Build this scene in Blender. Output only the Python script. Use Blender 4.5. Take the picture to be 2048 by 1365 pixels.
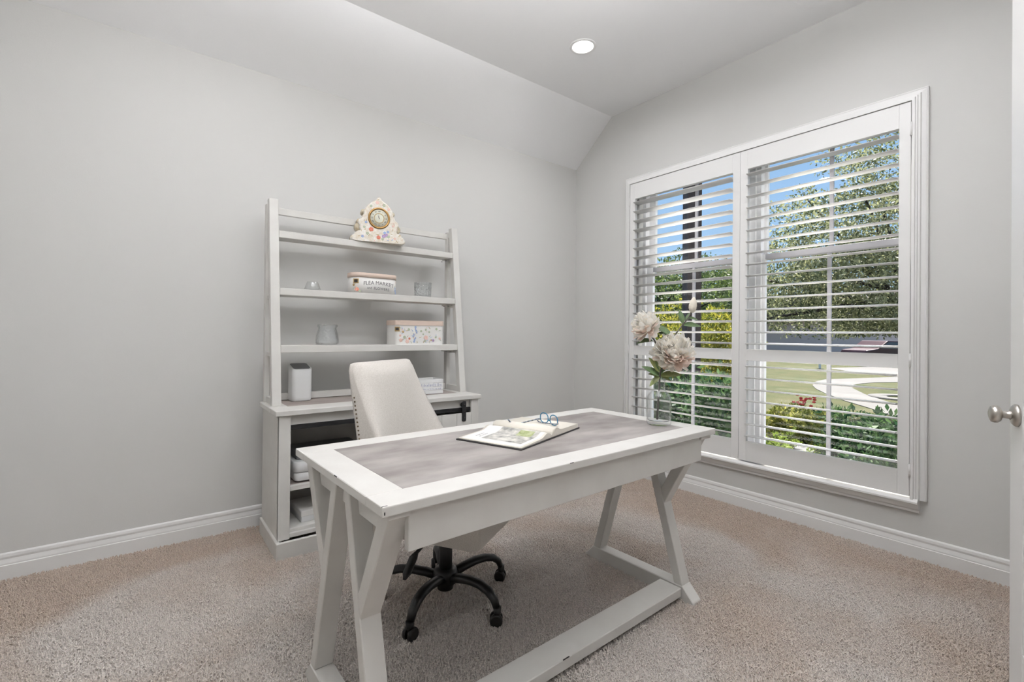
import bpy, bmesh, math, random
import numpy as np
from mathutils import Vector, Matrix
random.seed(7); RNG = np.random.default_rng(7)
for o in list(bpy.data.objects): bpy.data.objects.remove(o, do_unlink=True)
SC = bpy.context.scene
COL = SC.collection
PI = math.pi

# ------------------------------------------------------------------ camera
CAMP = np.array([-3.2292, -3.1841, 1.17]); YAW, PITCH, ROLL = 0.6606, 0.0049, 0.0099
FPX, U0, V0 = 948.12, 1024.0, 662.65
_cy, _sy = math.cos(YAW), math.sin(YAW)
_f = np.array([_sy*math.cos(PITCH), _cy*math.cos(PITCH), math.sin(PITCH)])
_r = np.array([_cy, -_sy, 0.0]); _u = np.cross(_r, _f)
_R = _r*math.cos(ROLL)+_u*math.sin(ROLL); _U = -_r*math.sin(ROLL)+_u*math.cos(ROLL)
def ray(px, py): return _f+_R*(px-U0)/FPX-_U*(py-V0)/FPX
def on_plane(px, py, ax, val):
    d = ray(px, py); return CAMP+d*((val-CAMP[ax])/d[ax])
cd = bpy.data.cameras.new('camera'); cam = bpy.data.objects.new('camera', cd); COL.objects.link(cam)
cd.sensor_width = 36; cd.sensor_fit = 'HORIZONTAL'; cd.lens = FPX/2048*36
cd.shift_y = -(682.5-V0)/2048; cd.clip_start = 0.02; cd.clip_end = 500
cam.matrix_world = Matrix(((_R[0], _U[0], -_f[0], CAMP[0]), (_R[1], _U[1], -_f[1], CAMP[1]), (_R[2], _U[2], -_f[2], CAMP[2]), (0, 0, 0, 1)))
SC.camera = cam

# ------------------------------------------------------------------ world, sun, exposure
SC.view_settings.view_transform = 'Standard'; SC.view_settings.look = 'None'
SC.view_settings.gamma = 1; SC.view_settings.use_curve_mapping = False
SC.view_settings.exposure = 0.0
W = bpy.data.worlds.new('sky'); SC.world = W; W.use_nodes = True
nt = W.node_tree; nt.nodes.clear()
tcw = nt.nodes.new('ShaderNodeTexCoord'); sep = nt.nodes.new('ShaderNodeSeparateXYZ'); rmp = nt.nodes.new('ShaderNodeValToRGB')
nt.links.new(tcw.outputs['Generated'], sep.inputs[0]); nt.links.new(sep.outputs['Z'], rmp.inputs[0])
for pos_, col_ in ((0.0, (.48, .74, 1.0)), (.12, (.30, .60, 1.0)), (.35, (.14, .42, .95)), (1.0, (.10, .30, .80))):
    if pos_ in (0.0, 1.0): e_ = rmp.color_ramp.elements[int(pos_)]
    else: e_ = rmp.color_ramp.elements.new(pos_)
    e_.position = pos_; e_.color = (*col_, 1)
bg = nt.nodes.new('ShaderNodeBackground'); bg.inputs[1].default_value = 0.95
wo = nt.nodes.new('ShaderNodeOutputWorld')
nt.links.new(rmp.outputs[0], bg.inputs[0]); nt.links.new(bg.outputs[0], wo.inputs[0])
sd = bpy.data.lights.new('sun', 'SUN'); sd.energy = 22.0; sd.angle = math.radians(0.6); sd.color = (1, .96, .90)
sun = bpy.data.objects.new('sun', sd); COL.objects.link(sun)
sun.rotation_euler = Vector((-0.53, -0.20, -0.83)).to_track_quat('-Z', 'Y').to_euler(); sun.location = (12, 6, 16)
CAN_POWER = 6.0; BOWL_FILL_POWER = 122.0; HALL_FILL_POWER = 13.0

# ------------------------------------------------------------------ materials
def lin(c):
    return tuple((v/255/12.92 if v/255 <= .04045 else ((v/255+.055)/1.055)**2.4) for v in c)
def mat(name, col, rough=.5, metal=0, noise=None, bump=None, spec=.5, sheen=0, trans=0, sss=0):
    """noise=(scale, detail, colour2, stretch) ; bump=(scale, strength, distance)"""
    m = bpy.data.materials.new(name); m.use_nodes = True; n = m.node_tree; b = n.nodes['Principled BSDF']
    b.inputs['Base Color'].default_value = (*lin(col), 1); b.inputs['Roughness'].default_value = rough
    b.inputs['Metallic'].default_value = metal; b.inputs['Specular IOR Level'].default_value = spec
    if sheen: b.inputs['Sheen Weight'].default_value = sheen
    if trans: b.inputs['Transmission Weight'].default_value = trans
    if sss:
        b.inputs['Subsurface Weight'].default_value = sss; b.inputs['Subsurface Radius'].default_value = (.01, .008, .006)
    if noise or bump:
        tc = n.nodes.new('ShaderNodeTexCoord')
    if noise:
        mp = n.nodes.new('ShaderNodeMapping'); n.links.new(tc.outputs['Object'], mp.inputs[0])
        if len(noise) > 3: mp.inputs['Scale'].default_value = noise[3]
        t = n.nodes.new('ShaderNodeTexNoise'); t.inputs['Scale'].default_value = noise[0]; t.inputs['Detail'].default_value = noise[1]
        n.links.new(mp.outputs[0], t.inputs[0])
        r = n.nodes.new('ShaderNodeValToRGB'); r.color_ramp.elements[0].position = .33; r.color_ramp.elements[1].position = .67
        r.color_ramp.elements[0].color = (*lin(col), 1); r.color_ramp.elements[1].color = (*lin(noise[2]), 1)
        n.links.new(t.outputs['Fac'], r.inputs[0]); n.links.new(r.outputs[0], b.inputs['Base Color'])
    if bump:
        t2 = n.nodes.new('ShaderNodeTexNoise'); t2.inputs['Scale'].default_value = bump[0]; t2.inputs['Detail'].default_value = 3
        n.links.new(tc.outputs['Object'], t2.inputs[0])
        bp = n.nodes.new('ShaderNodeBump'); bp.inputs['Strength'].default_value = bump[1]; bp.inputs['Distance'].default_value = bump[2]
        n.links.new(t2.outputs['Fac'], bp.inputs['Height']); n.links.new(bp.outputs[0], b.inputs['Normal'])
    return m
def emit(name, col, s):
    m = bpy.data.materials.new(name); m.use_nodes = True; n = m.node_tree; n.nodes.clear()
    e = n.nodes.new('ShaderNodeEmission'); e.inputs[0].default_value = (*col, 1); e.inputs[1].default_value = s
    o = n.nodes.new('ShaderNodeOutputMaterial'); n.links.new(e.outputs[0], o.inputs[0]); return m
def pane_mat(name, tint=(1, 1, 1), k=1.0, bump=None):
    """thin clear sheet: straight-through transmission plus a Fresnel reflection"""
    m = bpy.data.materials.new(name); m.use_nodes = True; n = m.node_tree; n.nodes.clear()
    t = n.nodes.new('ShaderNodeBsdfTransparent'); t.inputs[0].default_value = (*tint, 1)
    g = n.nodes.new('ShaderNodeBsdfGlossy'); g.inputs['Roughness'].default_value = 0.03
    fr = n.nodes.new('ShaderNodeLayerWeight'); fr.inputs[0].default_value = .5
    pw = n.nodes.new('ShaderNodeMath'); pw.operation = 'POWER'; pw.inputs[1].default_value = 5.0
    sc_ = n.nodes.new('ShaderNodeMath'); sc_.operation = 'MULTIPLY_ADD'; sc_.inputs[1].default_value = .96; sc_.inputs[2].default_value = .04
    n.links.new(fr.outputs['Facing'], pw.inputs[0]); n.links.new(pw.outputs[0], sc_.inputs[0])
    ml = n.nodes.new('ShaderNodeMath'); ml.operation = 'MULTIPLY'; ml.inputs[1].default_value = k; ml.use_clamp = True
    mx = n.nodes.new('ShaderNodeMixShader'); o = n.nodes.new('ShaderNodeOutputMaterial')
    if bump:
        tc = n.nodes.new('ShaderNodeTexCoord'); t2 = n.nodes.new('ShaderNodeTexNoise'); t2.inputs['Scale'].default_value = bump[0]; n.links.new(tc.outputs['Object'], t2.inputs[0])
        bp = n.nodes.new('ShaderNodeBump'); bp.inputs['Strength'].default_value = bump[1]; bp.inputs['Distance'].default_value = bump[2]
        n.links.new(t2.outputs['Fac'], bp.inputs['Height']); n.links.new(bp.outputs[0], g.inputs['Normal']); n.links.new(bp.outputs[0], fr.inputs['Normal'])
    n.links.new(sc_.outputs[0], ml.inputs[0]); n.links.new(ml.outputs[0], mx.inputs[0]); n.links.new(t.outputs[0], mx.inputs[1]); n.links.new(g.outputs[0], mx.inputs[2])
    n.links.new(mx.outputs[0], o.inputs[0]); return m
def petal_mat(name, c1, c2):
    m = bpy.data.materials.new(name); m.use_nodes = True; n = m.node_tree; n.nodes.clear()
    g = n.nodes.new('ShaderNodeTexCoord'); t = n.nodes.new('ShaderNodeTexNoise'); t.inputs['Scale'].default_value = 2.2; n.links.new(g.outputs['Object'], t.inputs[0])
    r = n.nodes.new('ShaderNodeValToRGB'); r.color_ramp.elements[0].position = .35; r.color_ramp.elements[1].position = .65
    r.color_ramp.elements[0].color = (*lin(c1), 1); r.color_ramp.elements[1].color = (*lin(c2), 1); n.links.new(t.outputs['Fac'], r.inputs[0])
    d = n.nodes.new('ShaderNodeBsdfDiffuse'); tr = n.nodes.new('ShaderNodeBsdfTranslucent'); mx = n.nodes.new('ShaderNodeMixShader'); mx.inputs[0].default_value = .5
    o = n.nodes.new('ShaderNodeOutputMaterial'); n.links.new(r.outputs[0], d.inputs[0]); n.links.new(r.outputs[0], tr.inputs[0])
    n.links.new(d.outputs[0], mx.inputs[1]); n.links.new(tr.outputs[0], mx.inputs[2]); n.links.new(mx.outputs[0], o.inputs[0]); return m
def leaf_mat(name, c1, c2, rough=.6, scale=3.0, transl=.35):
    m = bpy.data.materials.new(name); m.use_nodes = True; n = m.node_tree; b = n.nodes['Principled BSDF']
    oi = n.nodes.new('ShaderNodeNewGeometry'); r = n.nodes.new('ShaderNodeValToRGB')
    r.color_ramp.elements[0].color = (*lin(c1), 1); r.color_ramp.elements[1].color = (*lin(c2), 1)
    n.links.new(oi.outputs['Random Per Island'], r.inputs[0]); n.links.new(r.outputs[0], b.inputs['Base Color'])
    b.inputs['Roughness'].default_value = rough; b.inputs['Specular IOR Level'].default_value = .2
    tr = n.nodes.new('ShaderNodeBsdfTranslucent'); n.links.new(r.outputs[0], tr.inputs[0])
    mx = n.nodes.new('ShaderNodeMixShader'); mx.inputs[0].default_value = transl
    o = n.nodes['Material Output']; n.links.new(b.outputs[0], mx.inputs[1]); n.links.new(tr.outputs[0], mx.inputs[2]); n.links.new(mx.outputs[0], o.inputs[0])
    return m
M = {}
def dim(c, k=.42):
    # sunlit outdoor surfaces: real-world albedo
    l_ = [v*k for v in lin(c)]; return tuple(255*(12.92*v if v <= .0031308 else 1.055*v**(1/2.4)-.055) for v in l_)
M['wall'] = mat('wall_paint', (215, 214, 211), .85, bump=(160, .12, .002), spec=.2)
M['ceil'] = mat('ceiling_paint', (246, 246, 246), .9, bump=(120, .15, .002), spec=.2)
M['trim'] = mat('trim_white', (236, 235, 233), .4)
M['shutter'] = mat('shutter_white', (236, 235, 233), .38)
M['vinyl'] = mat('window_vinyl', (225, 226, 228), .45)
M['vinyl_backlit'] = mat('window_vinyl_backlit', (150, 150, 155), .45)  # same vinyl, colour darkened for the backlit look of rails and muntins
M['wood'] = mat('antique_white_paint', (217, 215, 210), .45, noise=(9, 5, (211, 208, 203), (1, 1, 1)), bump=(60, .06, .001))
M['inlay'] = mat('grey_stone_inlay', (120, 113, 110), .45, noise=(6, 12, (164, 158, 154), (.7, 1.6, 1)))
M['inlay2'] = mat('grey_brown_shelf', (140, 128, 122), .55, noise=(7, 8, (165, 155, 149), (.5, 2, 1)))
M['black'] = mat('black_metal', (22, 22, 23), .38, spec=.5)
M['blackm'] = mat('black_iron', (30, 30, 31), .55, metal=.3)
M['plastic_b'] = mat('black_plastic', (14, 14, 15), .42)
M['fabric'] = mat('cream_linen', (208, 203, 196), .95, noise=(240, 2, (196, 190, 182), (1, 1, 1)), bump=(500, .25, .001), sheen=.15, spec=.1)
M['brass'] = mat('old_brass', (150, 118, 74), .35, metal=.9)
M['nail'] = mat('nailhead_bronze', (96, 80, 62), .35, metal=.9)
M['nickel'] = mat('satin_nickel', (190, 185, 178), .3, metal=1)
M['white_pl'] = mat('white_plastic', (228, 228, 227), .45)
M['grey_pl'] = mat('grey_plastic', (120, 120, 122), .5)
M['glass'] = pane_mat('clear_glass', (.985, .992, .992), 1.6, (40, .3, .004))
M['glass2'] = pane_mat('rippled_glass', (.975, .985, .99), 2.0, (75, .9, .008))
M['pane'] = pane_mat('window_glass', k=.35)
M['lens'] = pane_mat('spectacle_lens')
M['lid'] = mat('beige_lid', (212, 192, 178), .7)
M['paper'] = mat('white_paper', (234, 232, 228), .8)
M['page'] = mat('book_page', (232, 226, 214), .8)
M['cover'] = mat('dark_book_cover', (42, 38, 38), .6)
M['photo'] = mat('printed_photo', (112, 112, 108), .5, noise=(28, 6, (226, 222, 214), (1, 1, 1)))
M['photo2'] = mat('printed_photo_green', (128, 140, 84), .5, noise=(40, 4, (186, 190, 150), (1, 1, 1)))
M['ink'] = mat('grey_ink', (120, 118, 122), .8)
M['inkb'] = mat('lavender_ink', (160, 162, 186), .8)
M['porcelain'] = mat('cream_porcelain', (243, 240, 233), .2, noise=(55, 5, (222, 210, 190), (1, 1, 1)), bump=(70, .6, .005))
M['porc_tan'] = mat('tan_glaze', (190, 172, 140), .25, noise=(40, 3, (214, 204, 180), (1, 1, 1)), bump=(50, .4, .004))
M['red_f'] = mat('red_glaze', (212, 122, 98), .4)
M['purple_f'] = mat('purple_glaze', (176, 150, 192), .3)
M['blue_f'] = mat('blue_glaze', (158, 178, 214), .4)
M['green_f'] = mat('green_glaze', (182, 190, 164), .3)
M['pink_f'] = mat('pink_print', (234, 200, 188), .6)
M['dial'] = mat('clock_dial', (222, 222, 206), .4)
M['gold'] = mat('pale_gold', (184, 158, 110), .35, metal=.6)
M['blueframe'] = mat('blue_acetate', (44, 116, 150), .25)
M['tortoise'] = mat('mottled_acetate', (36, 40, 50), .3, noise=(160, 2, (150, 160, 170), (1, 1, 1)))
M['petal'] = petal_mat('peony_petal', (255, 248, 236), (255, 254, 250))
M['petal_p'] = petal_mat('peony_petal_pink', (248, 222, 212), (250, 238, 228))
M['stem'] = mat('dark_stem', (74, 70, 62), .6)
M['leafd'] = mat('silk_leaf', (62, 84, 54), .5, noise=(30, 3, (96, 116, 74), (1, 1, 1)))
M['leafo'] = mat('silk_leaf_olive', (104, 114, 62), .5, noise=(30, 3, (134, 140, 86), (1, 1, 1)))
M['canlens'] = emit('can_light_lens', (1, .98, .95), 6.0)
M['bowl'] = mat('fill_bowl', (236, 232, 224), .5)
M['door'] = mat('door_paint', (230, 229, 227), .4)
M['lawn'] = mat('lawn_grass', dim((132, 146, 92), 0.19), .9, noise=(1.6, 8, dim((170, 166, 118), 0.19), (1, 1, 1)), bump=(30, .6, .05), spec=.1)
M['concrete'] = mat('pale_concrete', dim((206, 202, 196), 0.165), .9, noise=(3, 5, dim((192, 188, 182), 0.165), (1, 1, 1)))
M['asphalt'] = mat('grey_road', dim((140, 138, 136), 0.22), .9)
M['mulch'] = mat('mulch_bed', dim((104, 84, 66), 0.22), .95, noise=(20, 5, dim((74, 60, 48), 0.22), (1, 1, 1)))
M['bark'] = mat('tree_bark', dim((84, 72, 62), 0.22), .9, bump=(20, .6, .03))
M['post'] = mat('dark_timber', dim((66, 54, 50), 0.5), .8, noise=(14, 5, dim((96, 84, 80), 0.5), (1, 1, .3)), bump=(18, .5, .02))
M['brickwall'] = mat('taupe_house_wall', (226, 202, 190), .9)
M['garage'] = mat('garage_door', (212, 186, 180), .8)
M['roof'] = mat('roof_shingle', dim((120, 108, 104), 0.5), .9, noise=(6, 4, dim((98, 88, 84), 0.5), (1, 1, 1)))
M['carred'] = mat('red_car_paint', dim((120, 52, 48), 0.22), .3)
M['tyre'] = mat('tyre_rubber', (26, 26, 27), .8)
M['carglass'] = mat('dark_car_glass', (60, 72, 80), .1)
M['planter'] = mat('dark_blue_planter', dim((52, 66, 88), 0.12), .6)
M['redfl'] = mat('red_blossom', dim((214, 70, 66), 0.9), .6)
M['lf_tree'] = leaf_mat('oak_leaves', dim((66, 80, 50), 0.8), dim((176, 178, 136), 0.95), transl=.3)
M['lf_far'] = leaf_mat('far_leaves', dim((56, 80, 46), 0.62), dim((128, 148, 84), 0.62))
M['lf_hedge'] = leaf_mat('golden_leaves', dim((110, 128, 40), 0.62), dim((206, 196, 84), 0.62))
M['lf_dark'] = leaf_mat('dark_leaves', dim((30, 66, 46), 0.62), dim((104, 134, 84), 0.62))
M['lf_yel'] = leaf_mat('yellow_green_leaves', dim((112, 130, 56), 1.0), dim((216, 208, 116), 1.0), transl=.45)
M['lf_fern'] = leaf_mat('fern_needles', dim((136, 166, 66), 0.62), dim((196, 212, 112), 0.62))

# carpet shaders (floor and pile share the colour recipe)
def carpet(name, dark):
    m = bpy.data.materials.new(name); m.use_nodes = True; n = m.node_tree; b = n.nodes['Principled BSDF']
    b.inputs['Roughness'].default_value = 1; b.inputs['Specular IOR Level'].default_value = .05; b.inputs['Sheen Weight'].default_value = .15
    g = n.nodes.new('ShaderNodeNewGeometry')
    t = n.nodes.new('ShaderNodeTexNoise'); t.inputs['Scale'].default_value = 1.5; t.inputs['Detail'].default_value = 2.5; t.inputs['Distortion'].default_value = .6
    n.links.new(g.outputs['Position'], t.inputs[0])
    r = n.nodes.new('ShaderNodeValToRGB'); e = r.color_ramp.elements
    e[0].position = .30; e[1].position = .56
    e[0].color = (*lin((207, 191, 177)), 1); e[1].color = (*lin((224, 216, 209)), 1)
    # unbrushed, browner pile in a band along the two walls
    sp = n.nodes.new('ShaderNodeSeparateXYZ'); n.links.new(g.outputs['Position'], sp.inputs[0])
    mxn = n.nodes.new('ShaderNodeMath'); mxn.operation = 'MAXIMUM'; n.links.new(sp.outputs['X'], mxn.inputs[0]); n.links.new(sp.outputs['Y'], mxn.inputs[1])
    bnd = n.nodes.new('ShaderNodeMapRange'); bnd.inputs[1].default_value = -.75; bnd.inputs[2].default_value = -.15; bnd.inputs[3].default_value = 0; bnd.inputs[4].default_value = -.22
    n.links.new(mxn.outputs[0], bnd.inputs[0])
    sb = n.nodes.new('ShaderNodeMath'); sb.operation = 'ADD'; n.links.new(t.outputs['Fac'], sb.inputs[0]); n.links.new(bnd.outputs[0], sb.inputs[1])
    n.links.new(sb.outputs[0], r.inputs[0])
    t2 = n.nodes.new('ShaderNodeTexNoise'); t2.inputs['Scale'].default_value = 260; t2.inputs['Detail'].default_value = 1
    n.links.new(g.outputs['Position'], t2.inputs[0])
    mr = n.nodes.new('ShaderNodeMapRange'); mr.inputs[1].default_value = .3; mr.inputs[2].default_value = .7; mr.inputs[3].default_value = .72*dark; mr.inputs[4].default_value = 1.12*dark
    n.links.new(t2.outputs['Fac'], mr.inputs[0])
    mx = n.nodes.new('ShaderNodeMix'); mx.data_type = 'RGBA'; mx.blend_type = 'MULTIPLY'; mx.inputs[0].default_value = 1
    n.links.new(r.outputs[0], mx.inputs[6]); n.links.new(mr.outputs[0], mx.inputs[7]); n.links.new(mx.outputs[2], b.inputs['Base Color'])
    return m
M['carpet'] = carpet('carpet_backing', .8); M['pile'] = carpet('carpet_pile', 1.0)

# ------------------------------------------------------------------ mesh builder
class MB:
    def __init__(s): s.v = []; s.f = []; s.sm = []
    def add(s, vs, fs, smooth=False):
        k = len(s.v); s.v += [tuple(map(float, p)) for p in vs]; s.f += [tuple(k+i for i in q) for q in fs]; s.sm += [smooth]*len(fs); return s
    def box(s, x0, x1, y0, y1, z0, z1):
        x0, x1 = min(x0, x1), max(x0, x1); y0, y1 = min(y0, y1), max(y0, y1); z0, z1 = min(z0, z1), max(z0, z1)
        return s.add([(x0, y0, z0), (x1, y0, z0), (x1, y1, z0), (x0, y1, z0), (x0, y0, z1), (x1, y0, z1), (x1, y1, z1), (x0, y1, z1)],
                     [(0, 3, 2, 1), (4, 5, 6, 7), (0, 1, 5, 4), (1, 2, 6, 5), (2, 3, 7, 6), (3, 0, 4, 7)])
    def prism(s, poly, fn, a0, a1, smooth=False):
        """poly: 2d list; fn(p, a) -> 3d"""
        n = len(poly); vs = [fn(p, a0) for p in poly]+[fn(p, a1) for p in poly]
        fs = [tuple(range(n))[::-1], tuple(range(n, 2*n))]
        k = len(s.v); s.add(vs, fs); s.add([], []); 
        for i in range(n):
            j = (i+1) % n; s.f.append((k+i, k+j, k+n+j, k+n+i)); s.sm.append(smooth)
        return s
    def tube(s, path, rad, n=10, cap=True, smooth=True, flat=1.0):
        path = [Vector(p) for p in path]; m = len(path)
        if not hasattr(rad, '__len__'): rad = [rad]*m
        k = len(s.v); up = Vector((0, 0, 1)); prev = None
        for i, p in enumerate(path):
            t = (path[min(i+1, m-1)]-path[max(i-1, 0)]).normalized()
            a = prev if prev is not None else (up.cross(t) if abs(t.z) < .95 else Vector((1, 0, 0)).cross(t))
            a = (a-t*a.dot(t)).normalized(); b = t.cross(a); prev = a
            for j in range(n):
                w = 2*PI*j/n; q = p+(a*math.cos(w)+b*math.sin(w)*flat)*rad[i]; s.v.append(tuple(q))
        for i in range(m-1):
            for j in range(n):
                s.f.append((k+i*n+j, k+i*n+(j+1) % n, k+(i+1)*n+(j+1) % n, k+(i+1)*n+j)); s.sm.append(smooth)
        if cap:
            s.f.append(tuple(k+j for j in range(n))[::-1]); s.sm.append(False)
            s.f.append(tuple(k+(m-1)*n+j for j in range(n))); s.sm.append(False)
        return s
    def lathe(s, prof, n=24, c=(0, 0, 0), smooth=True, ax='z', closed=False):
        k = len(s.v); m = len(prof)
        for r, z in prof:
            for j in range(n):
                w = 2*PI*j/n; x, y = r*math.cos(w), r*math.sin(w)
                if ax == 'z': q = (x, y, z)
                elif ax == 'y': q = (x, -z, y)
                else: q = (z, x, y)
                s.v.append((c[0]+q[0], c[1]+q[1], c[2]+q[2]))
        for i in range(m if closed else m-1):
            i2 = (i+1) % m
            for j in range(n):
                s.f.append((k+i*n+j, k+i*n+(j+1) % n, k+i2*n+(j+1) % n, k+i2*n+j)); s.sm.append(smooth)
        if not closed:
            if prof[0][0] > 1e-6: s.f.append(tuple(k+j for j in range(n))[::-1]); s.sm.append(False)
            if prof[-1][0] > 1e-6: s.f.append(tuple(k+(m-1)*n+j for j in range(n))); s.sm.append(False)
        return s
    def grid(s, fn, nu, nv, smooth=True, wrap_u=False):
        k = len(s.v)
        for i in range(nu):
            for j in range(nv): s.v.append(tuple(map(float, fn(i/(nu if wrap_u else nu-1), j/(nv-1)))))
        for i in range(nu if wrap_u else nu-1):
            for j in range(nv-1):
                i2 = (i+1) % nu
                s.f.append((k+i*nv+j, k+i2*nv+j, k+i2*nv+j+1, k+i*nv+j+1)); s.sm.append(smooth)
        return s
    def mesh(s, name, bevel=0, seg=1, weld=False):
        me = bpy.data.meshes.new(name); me.from_pydata(s.v, [], s.f); me.update()
        bm = bmesh.new(); bm.from_mesh(me)
        for f, k in zip(bm.faces, s.sm): f.smooth = k
        if weld: bmesh.ops.remove_doubles(bm, verts=bm.verts, dist=1e-5)
        bmesh.ops.recalc_face_normals(bm, faces=bm.faces)
        if bevel:
            ed = [e for e in bm.edges if len(e.link_faces) == 2 and e.calc_face_angle(0) > .5]
            bmesh.ops.bevel(bm, geom=ed, offset=bevel, segments=seg, affect='EDGES', profile=.6, clamp_overlap=True)
        bm.to_mesh(me); bm.free(); return me
    def build(s, name, m, parent=None, bevel=0, seg=1, weld=False):
        me = s.mesh(name, bevel, seg, weld); me.materials.append(M[m] if isinstance(m, str) else m)
        o = bpy.data.objects.new(name, me); COL.objects.link(o); o.parent = parent; return o
def thing(name, label, cat, loc=(0, 0, 0), rz=0, group=None):
    o = bpy.data.objects.new(name, None); COL.objects.link(o); o.empty_display_size = .05
    o.location = loc; o.rotation_euler = (0, 0, rz); o['label'] = label; o['category'] = cat
    if group: o['group'] = group
    return o
def tag(o, label, cat, group=None):
    o['label'] = label; o['category'] = cat
    if group: o['group'] = group
    return o
def struct(o): o['kind'] = 'structure'; return o
def box(name, m, parent, x0, x1, y0, y1, z0, z1, bevel=.0015, seg=1): return MB().box(x0, x1, y0, y1, z0, z1).build(name, m, parent, bevel, seg)
def inst(name, me, parent, loc=(0, 0, 0), rot=(0, 0, 0), sc=(1, 1, 1)):
    o = bpy.data.objects.new(name, me); COL.objects.link(o); o.parent = parent; o.location = loc; o.rotation_euler = rot; o.scale = sc; return o
def mesh_m(mb, name, m, **k):
    me = mb.mesh(name, **k); me.materials.append(M[m]); return me

# ------------------------------------------------------------------ room shell
XL, YF, ZC, Z2, YS, HB = -4.1, -3.25, 2.726, 3.084, -0.4273, 0.1263
struct(MB().box(XL-.12, .16, -6.2, .12, -.12, 0).build('floor', 'carpet'))
struct(MB().box(XL-.12, .16, 0, .12, 0, 3.3).build('wall_back', 'wall'))
OY0, OY1, OZ0, OZ1 = -2.545, -.73, .36, 2.40       # window opening
w = MB(); w.box(0, .16, -6.2, OY0, 0, 3.3); w.box(0, .16, OY1, 0, 0, 3.3); w.box(0, .16, OY0, OY1, 0, OZ0); w.box(0, .16, OY0, OY1, OZ1, 3.3)
struct(w.build('wall_right', 'wall'))
struct(MB().box(XL-.12, XL, YF-.12, 0, 0, 3.3).build('wall_left', 'wall'))
DX0, DX1, DH = -3.36, -1.765, 2.45
w = MB(); w.box(XL, DX0, YF-.12, YF, 0, 3.3); w.box(DX1, 0, YF-.12, YF, 0, 3.3); w.box(DX0, DX1, YF-.12, YF, DH, 3.3)
struct(w.build('wall_front', 'wall'))
c = MB(); c.prism([(0, ZC), (YS, Z2), (YF, Z2), (YF, 3.3), (0, 3.3)], lambda p, a: (a, p[0], p[1]), XL, 0)
struct(c.build('ceiling', 'ceil'))
# hall behind the doorway
struct(MB().box(XL-.12, .16, -6.32, -6.2, 0, 3.3).build('wall_hall', 'wall'))
struct(MB().box(XL-.24, XL-.12, -6.32, YF-.12, 0, 3.3).build('wall_hall_side', 'wall'))
struct(MB().box(XL-.12, .16, -6.2, YF-.12, 3.084, 3.3).build('ceiling_hall', 'ceil'))
# baseboards
BP = [(0, 0), (-.016, 0), (-.016, .070), (-.0125, .0725), (-.0125, .079), (-.0075, .098), (-.0095, .108), (-.0075, .120), (-.003, HB), (0, HB)]
struct(MB().prism(BP, lambda p, a: (a, p[0], p[1]), XL, -.0001).build('baseboard_back', 'trim'))
struct(MB().prism(BP, lambda p, a: (p[0], a, p[1]), YF, -.016).build('baseboard_right', 'trim'))
struct(MB().prism(BP, lambda p, a: (XL-p[0], a, p[1]), YF, -.016).build('baseboard_left', 'trim'))
# carpet pile: real tufts, instanced
def carpet_pile():
    me = bpy.data.meshes.new('carpet_pile'); me.from_pydata([(-3.85, -2.95, 0), (-.02, -2.95, 0), (-.02, -.02, 0), (-3.85, -.02, 0)], [], [(0, 1, 2, 3)])
    o = bpy.data.objects.new('carpet_pile', me); COL.objects.link(o); me.materials.append(M['pile'])
    g = bpy.data.node_groups.new('pile', 'GeometryNodeTree'); g.interface.new_socket('Geometry', in_out='INPUT', socket_type='NodeSocketGeometry'); g.interface.new_socket('Geometry', in_out='OUTPUT', socket_type='NodeSocketGeometry')
    N = g.nodes; L = g.links
    gi = N.new('NodeGroupInput'); go = N.new('NodeGroupOutput')
    d = N.new('GeometryNodeDistributePointsOnFaces'); d.inputs['Density'].default_value = 24000
    cn = N.new('GeometryNodeMeshCone'); cn.inputs['Vertices'].default_value = 5; cn.inputs['Radius Top'].default_value = .0018; cn.inputs['Radius Bottom'].default_value = .0032; cn.inputs['Depth'].default_value = .011
    ip = N.new('GeometryNodeInstanceOnPoints'); rv = N.new('FunctionNodeRandomValue'); rv.data_type = 'FLOAT_VECTOR'
    rv.inputs[0].default_value = (-.55, -.55, 0); rv.inputs[1].default_value = (.55, .55, 6.28)
    rs = N.new('FunctionNodeRandomValue'); rs.data_type = 'FLOAT'; rs.inputs[2].default_value = .6; rs.inputs[3].default_value = 1.25
    sm = N.new('GeometryNodeSetMaterial'); sm.inputs['Material'].default_value = M['pile']
    L.new(gi.outputs[0], d.inputs[0]); L.new(d.outputs['Points'], ip.inputs['Points']); L.new(cn.outputs['Mesh'], sm.inputs[0]); L.new(sm.outputs[0], ip.inputs['Instance'])
    L.new(rv.outputs[0], ip.inputs['Rotation']); L.new(rs.outputs[1], ip.inputs['Scale']); L.new(ip.outputs[0], go.inputs[0])
    md = o.modifiers.new('pile', 'NODES'); md.node_group = g
    o['kind'] = 'stuff'; tag(o, 'short beige carpet pile covering the study floor', 'carpet')
carpet_pile()

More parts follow.
